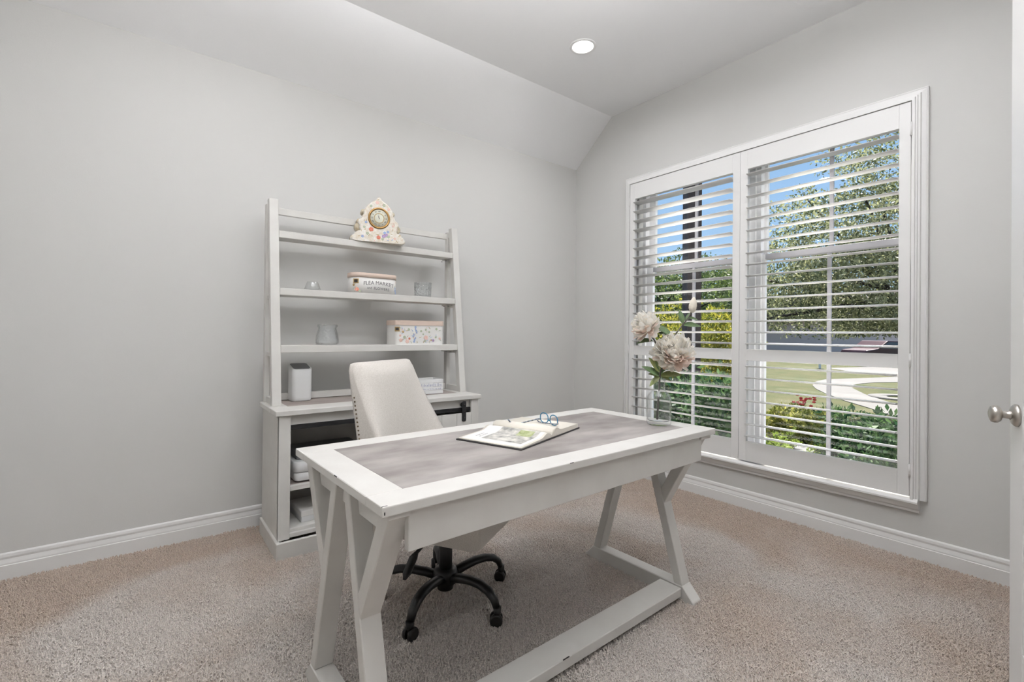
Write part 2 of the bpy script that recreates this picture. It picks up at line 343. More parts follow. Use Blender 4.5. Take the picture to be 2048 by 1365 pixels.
# ------------------------------------------------------------------ window: casing, sill, sashes
def casing():
    yl, yr, zt, zb = -.667, -2.503, 2.420, .318
    prof = [(0, 0), (0, -.05), (.012, -.05), (.015, -.043), (.021, -.043), (.024, -.036), (.032, -.036), (.036, -.026), (.052, -.022), (.056, -.024), (.062, -.020), (.062, 0)]
    mb = MB(); n = len(prof)
    for d, x in prof:
        mb.v += [(x, yl+d, zb), (x, yl+d, zt+d), (x, yr-d, zt+d), (x, yr-d, zb)]
    for i in range(n-1):
        for k in range(3): mb.f.append((4*i+k, 4*i+k+1, 4*i+5+k, 4*i+4+k)); mb.sm.append(False)
    mb.f.append(tuple(4*i for i in range(n))); mb.f.append(tuple(4*i+3 for i in range(n))); mb.sm += [False]*2
    struct(mb.build('trim_1', 'trim'))
    sp = [(0, .325), (-.045, .325), (-.052, .318), (-.058, .312), (-.058, .303), (-.05, .298), (-.044, .29), (-.034, .272), (-.022, .262), (-.02, .25), (0, .25)]
    struct(MB().prism(sp, lambda p, a: (p[0], a, p[1]), -2.535, -.635).build('trim_2', 'trim'))
casing()
def sash_window(name, y0, y1, gy0, gy1):
    """y0<y1 opening, gy glass"""
    fr = MB(); xa, xb = .05, .135
    fr.box(xa, xb, y0, y0+.03, OZ0, OZ1); fr.box(xa, xb, y1-.03, y1, OZ0, OZ1); fr.box(xa, xb, y0+.03, y1-.03, OZ0, OZ0+.04); fr.box(xa, xb, y0+.03, y1-.03, OZ1-.03, OZ1)
    root = struct(fr.build(name, 'vinyl', None, .002))
    zr = 1.703
    for nm, za, zb, xs in (('upper_sash', zr-.018, OZ1-.03, .098), ('lower_sash', OZ0+.04, zr+.018, .068)):
        s = MB(); x0, x1 = xs, xs+.028
        s.box(x0, x1, y0+.03, gy0, za, zb); s.box(x0, x1, gy1, y1-.03, za, zb)
        so = s.build(nm, 'vinyl', root, .0015)
        box('sash_rail', 'vinyl_backlit', so, x0, x1, gy0, gy1, za, za+.036, .001); box('sash_rail', 'vinyl_backlit', so, x0, x1, gy0, gy1, zb-.036, zb, .001)
        ym = (gy0+gy1)/2
        box('muntin', 'vinyl_backlit', so, x0+.007, x0+.021, ym-.011, ym+.011, za+.036, zb-.036, .001)
        for a, b in ((gy0, ym-.011), (ym+.011, gy1)):
            box('pane', 'pane', so, x0+.012, x0+.016, a, b, za+.036, zb-.036, 0)
sash_window('window_1', -1.59, OY1, -1.54, -.82)
sash_window('window_2', OY0, -1.66, -2.46, -1.71)
struct(MB().box(.03, .15, -1.66, -1.59, OZ0, OZ1).build('trim_3', 'vinyl'))

# plantation shutters
lv = []
for i in range(16):
    a = 2*PI*i/16; lv.append((.0445*math.cos(a), .0058*math.sin(a)))
LOUV = mesh_m(MB().prism(lv, lambda p, a: (p[0], a, p[1]), -.5, .5, smooth=True), 'louver', 'shutter')
HINGE = mesh_m(MB().box(-.004, .004, -.006, .006, -.035, .035).tube([(-.003, 0, -.035), (-.003, 0, .035)], .005, 8), 'hinge', 'shutter')
def shutter(y0, y1, label, tilt_up, tilt_lo, hinge_y, hside):
    t = thing('plantation_shutter', label, 'shutter', (0, (y0+y1)/2, .335), 0)
    oy, oz = (y0+y1)/2, .335
    xa, xb = -.045, -.017; st = .05; zt, zb = 2.416, .335
    P = lambda n, a, b, c, d: box(n, 'shutter', t, xa, xb, a-oy, b-oy, c-oz, d-oz, .0015)
    P('stile', y0, y0+st, zb, zt); P('stile', y1-st, y1, zb, zt)
    P('top_rail', y0+st, y1-st, 2.288, zt); P('mid_rail', y0+st, y1-st, 1.004, 1.080); P('bottom_rail', y0+st, y1-st, zb, .464)
    for lo, hi, n, tl in ((1.080, 2.288, 16, tilt_up), (.464, 1.004, 7, tilt_lo)):
        for i in range(n):
            z = lo+(hi-lo)*(i+.5)/n
            inst('louver', LOUV, t, (-.031, 0, z-oz), (0, math.radians(tl), 0), (1, (y1-y0)-2*st-.004, 1))
    for z in (.47, 1.05, 2.27): inst('hinge', HINGE, t, (-.048, hinge_y-oy, z-oz))
shutter(-1.592, -.671, 'white plantation shutter behind the peonies, dark timber post showing through its slats', 5, 13.5, -.669, 1)
shutter(-2.499, -1.594, 'white plantation shutter facing the big oak tree and curved walkway', -3, 5, -2.501, -1)

# ------------------------------------------------------------------ door leaf at the doorway
def door_leaf():
    h = math.radians(90-70)   # direction of leaf from hinge, measured from +x
    t = thing('door_1', 'open white panel door with satin nickel round knob beside the window wall', 'door', (-1.774, -3.228, 0), h)
    del t['category']; del t['label']; t['kind'] = 'structure'
    Wd, T, Hh = .762, .035, 2.43
    st = .105
    mb = MB()
    mb.box(0, Wd, -T, 0, .01, Hh)
    mb2 = MB()
    slab = MB(); z0 = .012
    slab.box(0, st, -T, 0, z0, Hh); slab.box(Wd-st, Wd, -T, 0, z0, Hh)
    for a, b in ((z0, .23), (.98, 1.14), (Hh-.12, Hh)): slab.box(st, Wd-st, -T, 0, a, b)
    slab.build('frame', 'door', t, .002)
    for a, b in ((.23, .98), (1.14, Hh-.12)):
        p = MB(); p.box(st-.002, Wd-st+.002, -T+.008, -.008, a-.002, b+.002)
        pn = p.build('panel', 'door', t)
        mo = MB()
        for x0, x1, za, zb in ((st, st+.014, a, b), (Wd-st-.014, Wd-st, a, b), (st+.014, Wd-st-.014, a, a+.014), (st+.014, Wd-st-.014, b-.014, b)): mo.box(x0, x1, -.008, -.002, za, zb)
        mo.box(st+.05, Wd-st-.05, -.008, -.003, a+.05, b-.05)
        mo.build('moulding', 'door', pn, .0025)
    kx, kz = Wd-.062, .934
    for sgn in (1,):
        ro = MB().lathe([(.0, 0), (.034, 0), (.034, .006), (.028, .012), (.016, .016), (.0, .016)], 24, (kx, 0, kz), ax='y')
        for i, v in enumerate(ro.v): ro.v[i] = (v[0], -v[1], v[2])
        r = ro.build('rosette', 'nickel', t)
        kn = MB().lathe([(.0, .012), (.016, .014), (.012, .02), (.0105, .032), (.012, .036), (.021, .038), (.0265, .045), (.027, .052), (.024, .059), (.012, .0635), (0, .064)], 24, (kx, 0, kz), ax='y')
        for i, v in enumerate(kn.v): kn.v[i] = (v[0], -v[1], v[2])
        kn.build('knob', 'nickel', t)
door_leaf()

# ------------------------------------------------------------------ lamps: one visible can, the others added as unseen fill
def can_light(x, y, label, z=Z2, p=CAN_POWER, r=.068):
    t = thing('recessed_light', label, 'ceiling light', (x, y, z), 0, 'recessed ceiling lights')
    MB().lathe([(r, -.001), (r+.004, -.006), (r+.018, -.004), (r+.021, 0), (r, 0)], 40, closed=True).build('trim_ring', 'trim', t)
    MB().lathe([(0, -.003), (r, -.003), (r, 0), (0, 0)], 40).build('lens', 'canlens', t)
    l = bpy.data.lights.new('can_lamp', 'AREA'); l.shape = 'DISK'; l.size = 2*r; l.energy = p; l.color = (.96, .965, 1); l.spread = math.radians(170)
    lo = bpy.data.objects.new('can_lamp', l); COL.objects.link(lo); lo.parent = t; lo.location = (0, 0, -.008)
can_light(-.943, -.98, 'round white recessed ceiling light, lit, above the shuttered window corner')
for x, y in ((-3.05, -.98), (-.943, -2.35), (-3.05, -2.35)): can_light(x, y, 'added fill light, round and recessed, out of view in the study ceiling')  # added cans out of view, put in for extra brightness
for x, y in ((-2.6, -4.4), (-1.0, -5.2)): can_light(x, y, 'added fill light, round and recessed, in the unseen hall behind the doorway', p=HALL_FILL_POWER)  # added hall lamps behind the camera, fill light only
def bowl_fill_lamp():  # added unseen uplight, brightens the ceiling like a bounced flash
    t = thing('added_bowl_lamp', 'added bowl-shaped fill light, out of view, aimed up at the study ceiling', 'ceiling lamp', (-2.45, -2.45, Z2))
    MB().lathe([(.0, 0), (.065, 0), (.06, -.02), (.010, -.03), (.010, -.50), (0, -.50)], 20).build('canopy_rod', 'nickel', t)
    MB().lathe([(0, -.56), (.10, -.545), (.17, -.51), (.21, -.46), (.205, -.46), (.165, -.503), (.095, -.535), (0, -.548)], 32).build('bowl', 'bowl', t)
    l = bpy.data.lights.new('bowl_fill_lamp', 'AREA'); l.shape = 'DISK'; l.size = .30; l.energy = BOWL_FILL_POWER; l.color = (.955, .965, 1)
    lo = bpy.data.objects.new('bowl_fill_lamp', l); COL.objects.link(lo); lo.parent = t; lo.location = (0, 0, -.495); lo.rotation_euler = (PI, 0, 0)
bowl_fill_lamp()

# ------------------------------------------------------------------ desk
def desk():
    th = .0274
    t = thing('writing_desk', 'antique white farmhouse desk with grey stone-look inlay and Y-shaped trestle legs', 'desk', (-2.792, -2.1436, 0), th)
    H, T, Wd, D = .7665, .025, 1.53, .707
    B = lambda n, m, *a, **k: box(n, m, t, *a, **k)
    zb = H-T
    B('top_board', 'wood', 0, Wd, 0, .097, zb, H, bevel=.003, seg=2)
    B('top_board', 'wood', 0, Wd, D-.091, D, zb, H, bevel=.003, seg=2)
    B('top_board', 'wood', 0, .0995, .0975, D-.0915, zb, H, bevel=.002)
    B('top_board', 'wood', Wd-.0905, Wd, .0975, D-.0915, zb, H, bevel=.002)
    B('inlay', 'inlay', .1, Wd-.091, .098, D-.092, zb, H-.0008, bevel=.0005)
    # aprons
    B('apron', 'wood', .078, Wd-.078, .022, .044, .634, zb, bevel=.002)
    B('apron', 'wood', .078, Wd-.078, D-.044, D-.022, .634, zb, bevel=.002)
    for s0 in (.028, Wd-.028-.060):
        s1 = s0+.060
        B('top_cleat', 'wood', s0+.008, s1-.008, .05, D-.05, zb-.03, zb, bevel=.001)
        B('corner_block', 'wood', s0-.008, s1-.010 if s0 < .5 else s1+.008, .012, .07, zb-.016, zb, bevel=.002)
        B('corner_block', 'wood', s0-.008, s1-.010 if s0 < .5 else s1+.008, D-.07, D-.012, zb-.016, zb, bevel=.002)
        B('apron_end', 'wood', s0+.024, s0+.04, .10, D-.10, .66, zb-.03, bevel=.001)
        zt, z0 = zb-.0005, .068
        ft = MB().prism([(.048, 0), (.048, .016), (.098, z0), (D-.098, z0), (D-.048, .016), (D-.048, 0)], lambda p, a: (a, p[0], p[1]), s0-.002, s1+.002)
        ft.build('foot', 'wood', t, .003)
        for sg in (1, -1):
            tt = lambda v: v if sg > 0 else D-v
            # main leg: parallelogram in (t,z)
            pts = [(.100, z0), (.142, z0), (.330, zt), (.288, zt)]
            MB().prism([(tt(a), b) for a, b in pts], lambda p, a: (a, p[0], p[1]), s0, s1).build('leg', 'wood', t, .0025)
            # outer branch of the Y
            k = (.288-.100)/(zt-z0); za = .405; a0 = .100+k*(za-z0); zc = .47; a1 = .100+k*(zc-z0)
            br = [(a0, za), (a1-.0015, zc), (.074, zt), (.020, zt)]
            MB().prism([(tt(a), b) for a, b in br], lambda p, a: (a, p[0], p[1]), s0+.0008, s1-.0008).build('leg_branch', 'wood', t, .0025)
    for cx, cy, cz_, w_, d_, h_ in ((.0005, .004, H-.0012, .014, .0025, .0016), (.004, -.0003, zb+.006, .003, .001, .007), (-.0004, .30, H-.003, .001, .02, .003), (.62, -.0004, H-.002, .016, .001, .002), (.70, .0985, .0625, .03, .0025, .003)):
        box('worn_chip', 'cover', t, cx, cx+w_, cy, cy+d_, cz_, cz_+h_, 0)
    B('stretcher', 'wood', .096, Wd-.096, .100, .206, .024, .064, bevel=.003)
desk()

# ------------------------------------------------------------------ sideboard + hutch
CX0, CX1, CY0, CY1, CZ = -2.695, -1.440, -.553, -.12, .760
def sideboard():
    ox, oy = (CX0+CX1)/2, (CY0+CY1)/2
    t = thing('sideboard', 'antique white sideboard with black sliding-door track and open shelves behind the chair', 'sideboard', (ox, oy, 0))
    B = lambda n, m, x0, x1, y0, y1, z0, z1, bevel=.002, p=t: box(n, m, p, x0-ox, x1-ox, y0-oy, y1-oy, z0, z1, bevel)
    T = .027; zb = CZ-T
    B('top_board', 'wood', CX0, CX1, CY0, CY0+.158, zb, CZ, .0025)
    B('top_board', 'wood', CX0, CX0+.093, CY0+.1585, CY1, zb, CZ, .0025)
    B('top_board', 'wood', CX1-.093, CX1, CY0+.1585, CY1, zb, CZ, .0025)
    B('inlay', 'inlay2', CX0+.0935, CX1-.0935, CY0+.1585, CY1, zb, CZ-.0006, .0004)
    bx0, bx1, by0, by1 = CX0+.018, CX1-.012, CY0+.016, CY1-.004
    B('side_panel', 'wood', bx0, bx0+.02, by0+.004, by1, .0, zb); B('side_panel', 'wood', bx1-.02, bx1, by0+.004, by1, .0, zb)
    B('stile', 'wood', bx0, bx0+.057, by0-.001, by0+.02, .09, zb); B('stile', 'wood', bx1-.057, bx1, by0-.001, by0+.02, .09, zb)
    B('back_panel', 'wood', bx0+.02, bx1-.02, by1-.008, by1, .08, zb, 0)
    B('top_rail', 'wood', bx0+.057, bx1-.057, by0+.02, by0+.038, .674, zb)
    B('divider', 'wood', -2.09, -2.07, by0+.042, by1-.008, .135, .60)
    B('bottom_board', 'wood', bx0+.02, bx1-.02, by0+.024, by1-.008, .10, .134)
    B('bottom_rail', 'wood', bx0+.057, bx1-.057, by0+.004, by0+.022, .095, .118)
    B('shelf', 'wood', bx0+.021, -2.091, by0+.024, by1-.008, .331, .357)
    B('shelf_inlay', 'inlay2', bx0+.03, -2.1, by0+.05, by1-.02, .357, .3585, 0)
    pl = MB(); px0, px1, py0 = bx0-.012, bx1+.012, by0-.032
    pl.box(px0-ox, px1-ox, py0-oy, py0+.02-oy, 0, .091); pl.box(px0-ox, px0+.02-ox, py0+.02-oy, by1-oy, 0, .091); pl.box(px1-.02-ox, px1-ox, py0+.02-oy, by1-oy, 0, .091)
    pl.build('plinth', 'wood', t, .003)
    B('track', 'blackm', bx0+.0575, bx1-.0575, by0+.009, by0+.018, .656, .680, .001)
    # sliding plank door
    dx0, dx1, dy0, dy1 = -2.06, bx1-.060, by0-.006, by0+.007
    d = MB().box(dx0-ox, dx1-ox, dy0+.006-oy, dy1-oy, .125, .645).build('door', 'wood', t, .001)
    n = 5
    for i in range(n):
        a = dx0+(dx1-dx0)*i/n; b = dx0+(dx1-dx0)*(i+1)/n
        box('plank', 'wood', d, a+.0008-ox, b-.0008-ox, dy0-oy, dy0+.006-oy, .125, .645, .0012)
    for hx in (-1.57, -1.95):
        hg = MB().prism([(-.015, .592+.006), (-.010, .592), (.010, .592), (.015, .598), (.015, .717), (.011, .723), (-.011, .723), (-.015, .717)], lambda p, a: (hx-ox+p[0], a, p[1]), by0-.013-oy, by0-.007-oy)
        h = hg.build('hanger', 'blackm', d, .001)
    for hx in (-1.57, -1.95):
        w = MB().lathe([(0, 0), (.016, 0), (.016, .012), (0, .012)], 16, (hx-ox-.004, by0+.006-oy, .700), ax='y'); w.build('wheel', 'blackm', d)
        for z in (.615, .65, .700):
            MB().lathe([(0, 0), (.006, 0), (.0045, .003), (0, .0035)], 10, (hx-ox, by0-.013-oy, z), ax='y').build('bolt', 'black', d)
sideboard()
HF = lambda z: -.365+(z-CZ)*(.140/1.165)      # front line of the slanted posts
def hutch():
    ox, oy = -2.06, -.24
    t = thing('ladder_hutch', 'antique white open ladder-style hutch standing on the sideboard', 'hutch', (ox, oy, CZ))
    zt = 1.924-CZ
    for x0, x1 in ((-2.677, -2.629), (-1.489, -1.441)):
        a, b = HF(CZ), HF(1.924)
        MB().prism([(a-oy, 0), (a+.045-oy, 0), (b+.045-oy, zt), (b-oy, zt)], lambda p, k: (k-ox, p[0], p[1]), x0, x1).build('front_post', 'wood', t, .002)
        sx0, sx1 = (x0-.002, x0+.026) if x0 < -2 else (x1-.042, x1-.012)
        box('back_post', 'wood', t, sx0-ox, sx1-ox, -.162-oy, -.122-oy, 0, zt-.02, .0015)
        for z, h in ((.0, .036), (1.703-CZ-.022, .022), (1.374-CZ-.022, .022), (1.049-CZ-.022, .022), (1.862-CZ, .04)):
            f = HF(CZ+z+h/2)+.043
            box('side_rail', 'wood', t, x0+.008-ox, x1-.012-ox, f-oy, -.1625-oy, z, z+h, .001)
    for z0, z1 in ((1.703, 1.742), (1.374, 1.413), (1.049, 1.089)):
        f = HF((z0+z1)/2)+.004
        box('shelf', 'wood', t, -2.6285-ox, -1.4895-ox, f-oy, -.122-oy, z0-CZ, z1-CZ, .002)
        box('shelf_cleat', 'wood', t, -1.53-ox, -1.4895-ox, f+.05-oy, -.165-oy, z0-.012-CZ, z0-CZ, .001)
        for dy in (.03, .09):
            MB().lathe([(0, -.002), (.007, -.002), (.007, 0), (0, 0)], 12, (-1.51-ox, f+dy+.03-oy, z0-.0125-CZ)).build('bolt', 'black', t)
    box('back_rail', 'wood', t, -2.648-ox, -1.478-ox, -.150-oy, -.124-oy, 1.854-CZ, 1.893-CZ, .0015)
    box('bottom_rail', 'wood', t, -2.648-ox, -1.478-ox, -.145-oy, -.124-oy, .002, .042, .0015)
hutch()

# ------------------------------------------------------------------ things on the hutch and sideboard
def rrect(w, d, r, n=6):
    pts = []
    for cx, cy, a0 in ((w/2-r, d/2-r, 0), (-w/2+r, d/2-r, 90), (-w/2+r, -d/2+r, 180), (w/2-r, -d/2+r, 270)):
        for i in range(n+1):
            a = math.radians(a0+90*i/n); pts.append((cx+r*math.cos(a), cy+r*math.sin(a)))
    return pts
def text_obj(name, body, size, m, parent, place, extrude=.0004):
    cu = bpy.data.curves.new(name, 'FONT'); cu.body = body; cu.size = size; cu.extrude = extrude; cu.align_x = 'CENTER'; cu.resolution_u = 2
    tmp = bpy.data.objects.new(name, cu); COL.objects.link(tmp)
    dg = bpy.context.evaluated_depsgraph_get(); me = bpy.data.meshes.new_from_object(tmp.evaluated_get(dg)); bpy.data.objects.remove(tmp)
    for v in me.vertices: v.co = place(v.co.x, v.co.y, v.co.z)
    me.name = name; me.materials.clear(); me.materials.append(M[m]); o = bpy.data.objects.new(name, me); COL.objects.link(o); o.parent = parent; return o
FLOWER = {}
def flower_mesh(m):
    if m not in FLOWER:
        mb = MB()
        for k in range(5):
            a = 2*PI*k/5; cx, cz = .55*math.cos(a), .55*math.sin(a)
            vs = [(cx, -.10, cz)]+[(cx+.5*math.cos(b), 0, cz+.5*math.sin(b)) for b in [2*PI*i/7 for i in range(7)]]
            mb.add(vs, [(0, 1+i, 1+(i+1) % 7) for i in range(7)], True)
        FLOWER[m] = mesh_m(mb, 'flower_print', m)
    return FLOWER[m]
def print_leaf(m):
    if m+'_leaf' not in FLOWER:
        vs = [(0, -.08, 0)]+[(.32*math.sin(b)*abs(math.sin(b/2+.4)), 0, math.cos(b)) for b in [2*PI*i/9 for i in range(9)]]
        FLOWER[m+'_leaf'] = mesh_m(MB().add(vs, [(0, 1+i, 1+(i+1) % 9) for i in range(9)], True), 'leaf_print', m)
    return FLOWER[m+'_leaf']
def clock():
    zs = 1.742
    t = thing('mantel_clock', 'ornate cream porcelain mantel clock with painted flowers on the top shelf', 'clock', (-2.040, -.222, zs), math.radians(-13))
    half = [(.152, .0), (.168, .006), (.172, .02), (.163, .033), (.150, .038), (.148, .05), (.136, .058), (.118, .062), (.114, .075), (.120, .088), (.118, .104), (.128, .118), (.124, .135), (.112, .143), (.104, .150), (.100, .166), (.092, .172), (.092, .196), (.082, .214), (.070, .232), (.052, .250), (.034, .262), (.020, .270), (.008, .288), (0, .292)]
    out = half+[(-x, z) for x, z in half[::-1][1:]]
    n = len(out); mb = MB()
    rings = [(-.062, .93, .004), (-.056, .975, .001), (-.046, 1, 0), (.020, .98, 0), (.035, .92, 0), (.045, .84, 0)]
    k = len(mb.v)
    for y, s, dz in rings:
        for x, z in out: mb.v.append((x*s, y, .13+(z-.13)*s if z > .03 else z))
    for i in range(len(rings)-1):
        for j in range(n-1): mb.f.append((i*n+j, i*n+j+1, (i+1)*n+j+1, (i+1)*n+j)); mb.sm.append(True)
        mb.f.append((i*n+n-1, i*n, (i+1)*n, (i+1)*n+n-1)); mb.sm.append(False)
    mb.f.append(tuple(range(n))); mb.f.append(tuple(range((len(rings)-1)*n, len(rings)*n))); mb.sm += [False]*2
    body = mb.build('case', 'porcelain', t)
    # scrolled tan shoulders
    for sg in (-1, 1):
        for cx, cz, r in ((.150, .022, .020), (.118, .096, .026), (.114, .130, .018), (.090, .195, .016)):
            MB().lathe([(0, -.048), (r*.7, -.048), (r, -.035), (r, .02), (r*.6, .032), (0, .032)], 14, (sg*cx, 0, cz), ax='y').build('scroll', 'porc_tan', t)
    for (fx, fz, r, m) in ((-.048, .078, .015, 'red_f'), (-.002, .030, .013, 'red_f'), (.030, .040, .012, 'purple_f'), (.046, .050, .011, 'purple_f'), (.036, .062, .010, 'blue_f'), (.056, .070, .009, 'blue_f'), (.060, .040, .010, 'green_f'), (.024, .022, .009, 'green_f'), (-.07, .05, .010, 'green_f'), (-.1, .03, .009, 'blue_f'), (-.012, .250, .012, 'pink_f'), (.03, .238, .011, 'green_f'), (.06, .215, .010, 'pink_f'), (-.08, .12, .008, 'blue_f'), (.1, .03, .009, 'pink_f'), (-.05, .225, .009, 'green_f'), (.088, .11, .008, 'pink_f'), (-.09, .09, .008, 'green_f')):
        inst('painted_flower', flower_mesh(m), t, (fx, -.0625, fz), (0, random.random()*6, 0), (r, .03, r))
    LP = print_leaf('green_f'), print_leaf('gold'), print_leaf('pink_f'), print_leaf('blue_f')
    rq = random.Random(17)
    for k in range(70):
        x, z = rq.uniform(-.14, .14), rq.uniform(.008, .27)
        if math.hypot(x, z-.152) < .078 or abs(x) > .155-.55*max(0, z-.03) : continue
        inst('painted_leaf', LP[rq.randrange(4)], t, (x, -.0624, z), (0, rq.uniform(0, 6.28), 0), (rq.uniform(.006, .012), .03, rq.uniform(.006, .012)))
    cz = .152
    MB().lathe([(.052, .058), (.056, .066), (.064, .070), (.068, .066), (.070, .058)], 36, (0, 0, cz), ax='y', closed=True).build('bezel', 'brass', t)
    MB().lathe([(0, .064), (.055, .064), (.055, .058), (0, .058)], 36, (0, 0, cz), ax='y').build('dial', 'dial', t)
    MB().lathe([(.0285, .0641), (.0285, .0652), (.0325, .0652), (.0325, .0641)], 36, (0, 0, cz), ax='y', closed=True).build('chapter_ring', 'gold', t)
    for i, nm in enumerate(('XII', 'I', 'II', 'III', 'IIII', 'V', 'VI', 'VII', 'VIII', 'IX', 'X', 'XI')):
        a = PI/2-2*PI*i/12
        def pl(x, y, z, a=a):
            yy = y-.004; ang = a-PI/2; X = x*math.cos(ang)-yy*math.sin(ang); Z = x*math.sin(ang)+yy*math.cos(ang)
            return (X+.043*math.cos(a), -.0645-z, Z+.043*math.sin(a)+cz)
        text_obj('numeral', nm, .0125, 'cover', t, pl, .0002)
    for ang, ln, wd in ((math.radians(100), .036, .0016), (math.radians(118), .026, .0022)):
        dx, dz = math.cos(ang), math.sin(ang); px_, pz = -dz, dx
        MB().add([(-dx*.006+px_*wd, -.0662, cz-dz*.006+pz*wd), (-dx*.006-px_*wd, -.0662, cz-dz*.006-pz*wd), (dx*ln, -.0662, cz+dz*ln)], [(0, 1, 2)]).build('clock_hand', 'cover', t)
clock()
def lidded_box(name, label, loc, rz, w, d, h, r, lidh, flowers, txt=None, leafy=10):
    t = thing(name, label, 'box', loc, rz)
    pts = rrect(w, d, r, 8)
    MB().prism(pts, lambda p, a: (p[0], p[1], a), 0, h-lidh+.004, smooth=r > .03).build('body', 'paper', t)
    lp = rrect(w+.008, d+.008, r+.004, 8)
    MB().prism(lp, lambda p, a: (p[0], p[1], a), h-lidh, h, smooth=r > .03).build('lid', 'lid', t)
    def wrap(s, z, off):         # s along the front from centre -> point on the rounded front
        fl = w/2-r; sg = 1 if s > 0 else -1
        if abs(s) <= fl: return (s, -d/2-off, z), 0
        ang = (abs(s)-fl)/r; return (sg*(fl+(r+off)*math.sin(ang)), -d/2+r-(r+off)*math.cos(ang), z), sg*ang
    for s, z, sc, m in flowers:
        p, a = wrap(s, z, .0006); inst('printed_flower', flower_mesh(m), t, p, (0, random.random()*6, a), (sc, .03, sc))
        o = t.children[-1]
        o.rotation_euler = (Matrix.Rotation(a, 4, 'Z') @ Matrix.Rotation(random.random()*6, 4, 'Y')).to_euler()
    rq = random.Random(len(flowers))
    for k in range(leafy):
        sx_ = rq.uniform(-w/2+.02, w/2-.03) if not txt else rq.choice((-1, 1))*rq.uniform(.130, .155)
        p, a = wrap(sx_, rq.uniform(.012, h-lidh-.012), .0005); o = inst('printed_leaf', print_leaf(rq.choice(('green_f', 'green_f', 'pink_f', 'gold', 'blue_f'))), t, p, (0, 0, 0), (rq.uniform(.006, .010), .03, rq.uniform(.007, .012)))
        o.rotation_euler = (Matrix.Rotation(a, 4, 'Z') @ Matrix.Rotation(rq.random()*6, 4, 'Y')).to_euler()
    # metal label holder on the rounded left corner
    sx = -(w/2-r)-r*.75
    hp = MB()
    p0, a0 = wrap(sx-.014, 0, .001); p1, a1 = wrap(sx+.014, 0, .001)
    for off, hw, hh, m, nm in ((.0015, .017, .015, 'gold', 'label_frame'), (.003, .011, .009, 'cover', 'label_card')):
        pc, ac = wrap(sx, h-lidh-.026, off); b = MB().box(-hw, hw, -.001, .001, -hh, hh).build(nm, m, t, .0005)
        b.location = pc; b.rotation_euler = (0, 0, ac)
    if txt:
        for body, sz, zc, cv, xo in txt:
            text_obj('lettering', body, sz, 'ink', t, lambda x, y, z, zc=zc, cv=cv, xo=xo: wrap(x+xo, zc+y-cv*(x+xo)**2, .0008+abs(z))[0])
    return t
lidded_box('keepsake_box', 'small rounded keepsake box lettered FLEA MARKET FLOWERS with a beige lid', (-2.063, -.203, 1.413), math.radians(2), .300, .150, .128, .062, .028,
    [(-.135, .022, .011, 'pink_f'), (-.128, .022, .012, 'red_f'), (-.112, .012, .008, 'green_f'), (.135, .03, .010, 'blue_f'), (.14, .014, .009, 'blue_f'), (.132, .046, .006, 'blue_f'), (-.15, .05, .008, 'gold')],
    [('FLEA MARKET', .033, .058, 1.1, .012), ('FLOWERS', .024, .026, .8, .030), ('and', .022, .028, 0, -.050)])
fl2 = []
rr = random.Random(3)
for i in range(9): fl2.append((-.045+rr.uniform(-.012, .012), .02+.012*i, .006+.002*rr.random(), 'blue_f'))
for s, z, sc, m in ((-.145, .03, .013, 'pink_f'), (-.12, .05, .010, 'green_f'), (-.10, .022, .014, 'pink_f'), (-.085, .04, .008, 'red_f'), (-.09, .1, .009, 'green_f'), (.035, .045, .017, 'pink_f'), (.03, .025, .009, 'green_f'), (.035, .10, .008, 'green_f'), (.06, .085, .007, 'green_f'), (.09, .028, .010, 'purple_f'), (.11, .05, .008, 'green_f'), (.0, .09, .008, 'green_f'), (.015, .07, .006, 'green_f'), (.115, .105, .009, 'green_f'), (.14, .04, .009, 'pink_f'), (.075, .03, .006, 'gold'), (-.13, .085, .008, 'gold'), (-.15, .06, .008, 'pink_f')): fl2.append((s, z, sc, m))
lidded_box('keepsake_box', 'larger keepsake box printed with blue and pink flowers with a beige lid', (-1.762, -.218, 1.089), 0, .352, .175, .160, .028, .032, fl2, None, 46)

def glass_thing(name, label, loc, prof, m='glass', n=28, facets=0):
    t = thing(name, label, 'glass', loc)
    mb = MB().lathe(prof, n, closed=False)
    if facets:
        for i, v in enumerate(mb.v):
            w = math.atan2(v[1], v[0]); k = 1+.035*math.cos(facets*w)*(1 if v[2] > .006 else 0)
            mb.v[i] = (v[0]*k, v[1]*k, v[2])
    mb.build('vessel', m, t); return t
glass_thing('glass_jar', 'clear wide glass jar with a rolled rim on the lowest hutch shelf', (-2.352, -.235, 1.089), [(0, .004), (.058, .004), (.066, .012), (.067, .03), (.060, .07), (.052, .095), (.052, .104), (.058, .112), (.058, .121), (.055, .123), (.054, .112), (.048, .104), (.048, .094), (.056, .07), (.063, .03), (.062, .014), (.055, .009), (0, .009)], 'glass2')
glass_thing('votive_glass', 'small fluted clear votive glass beside the lettered keepsake box', (-2.435, -.215, 1.413), [(0, .003), (.044, .003), (.045, .008), (.038, .03), (.030, .05), (.029, .054), (.027, .054), (.028, .049), (.035, .03), (.041, .010), (0, .009)], 'glass', 48, 12)
glass_thing('tumbler', 'patterned clear crystal tumbler near the right hutch post', (-1.712, -.225, 1.413), [(0, .003), (.054, .003), (.056, .008), (.058, .098), (.057, .101), (.055, .101), (.0535, .012), (0, .012)], 'glass2', 60, 15)
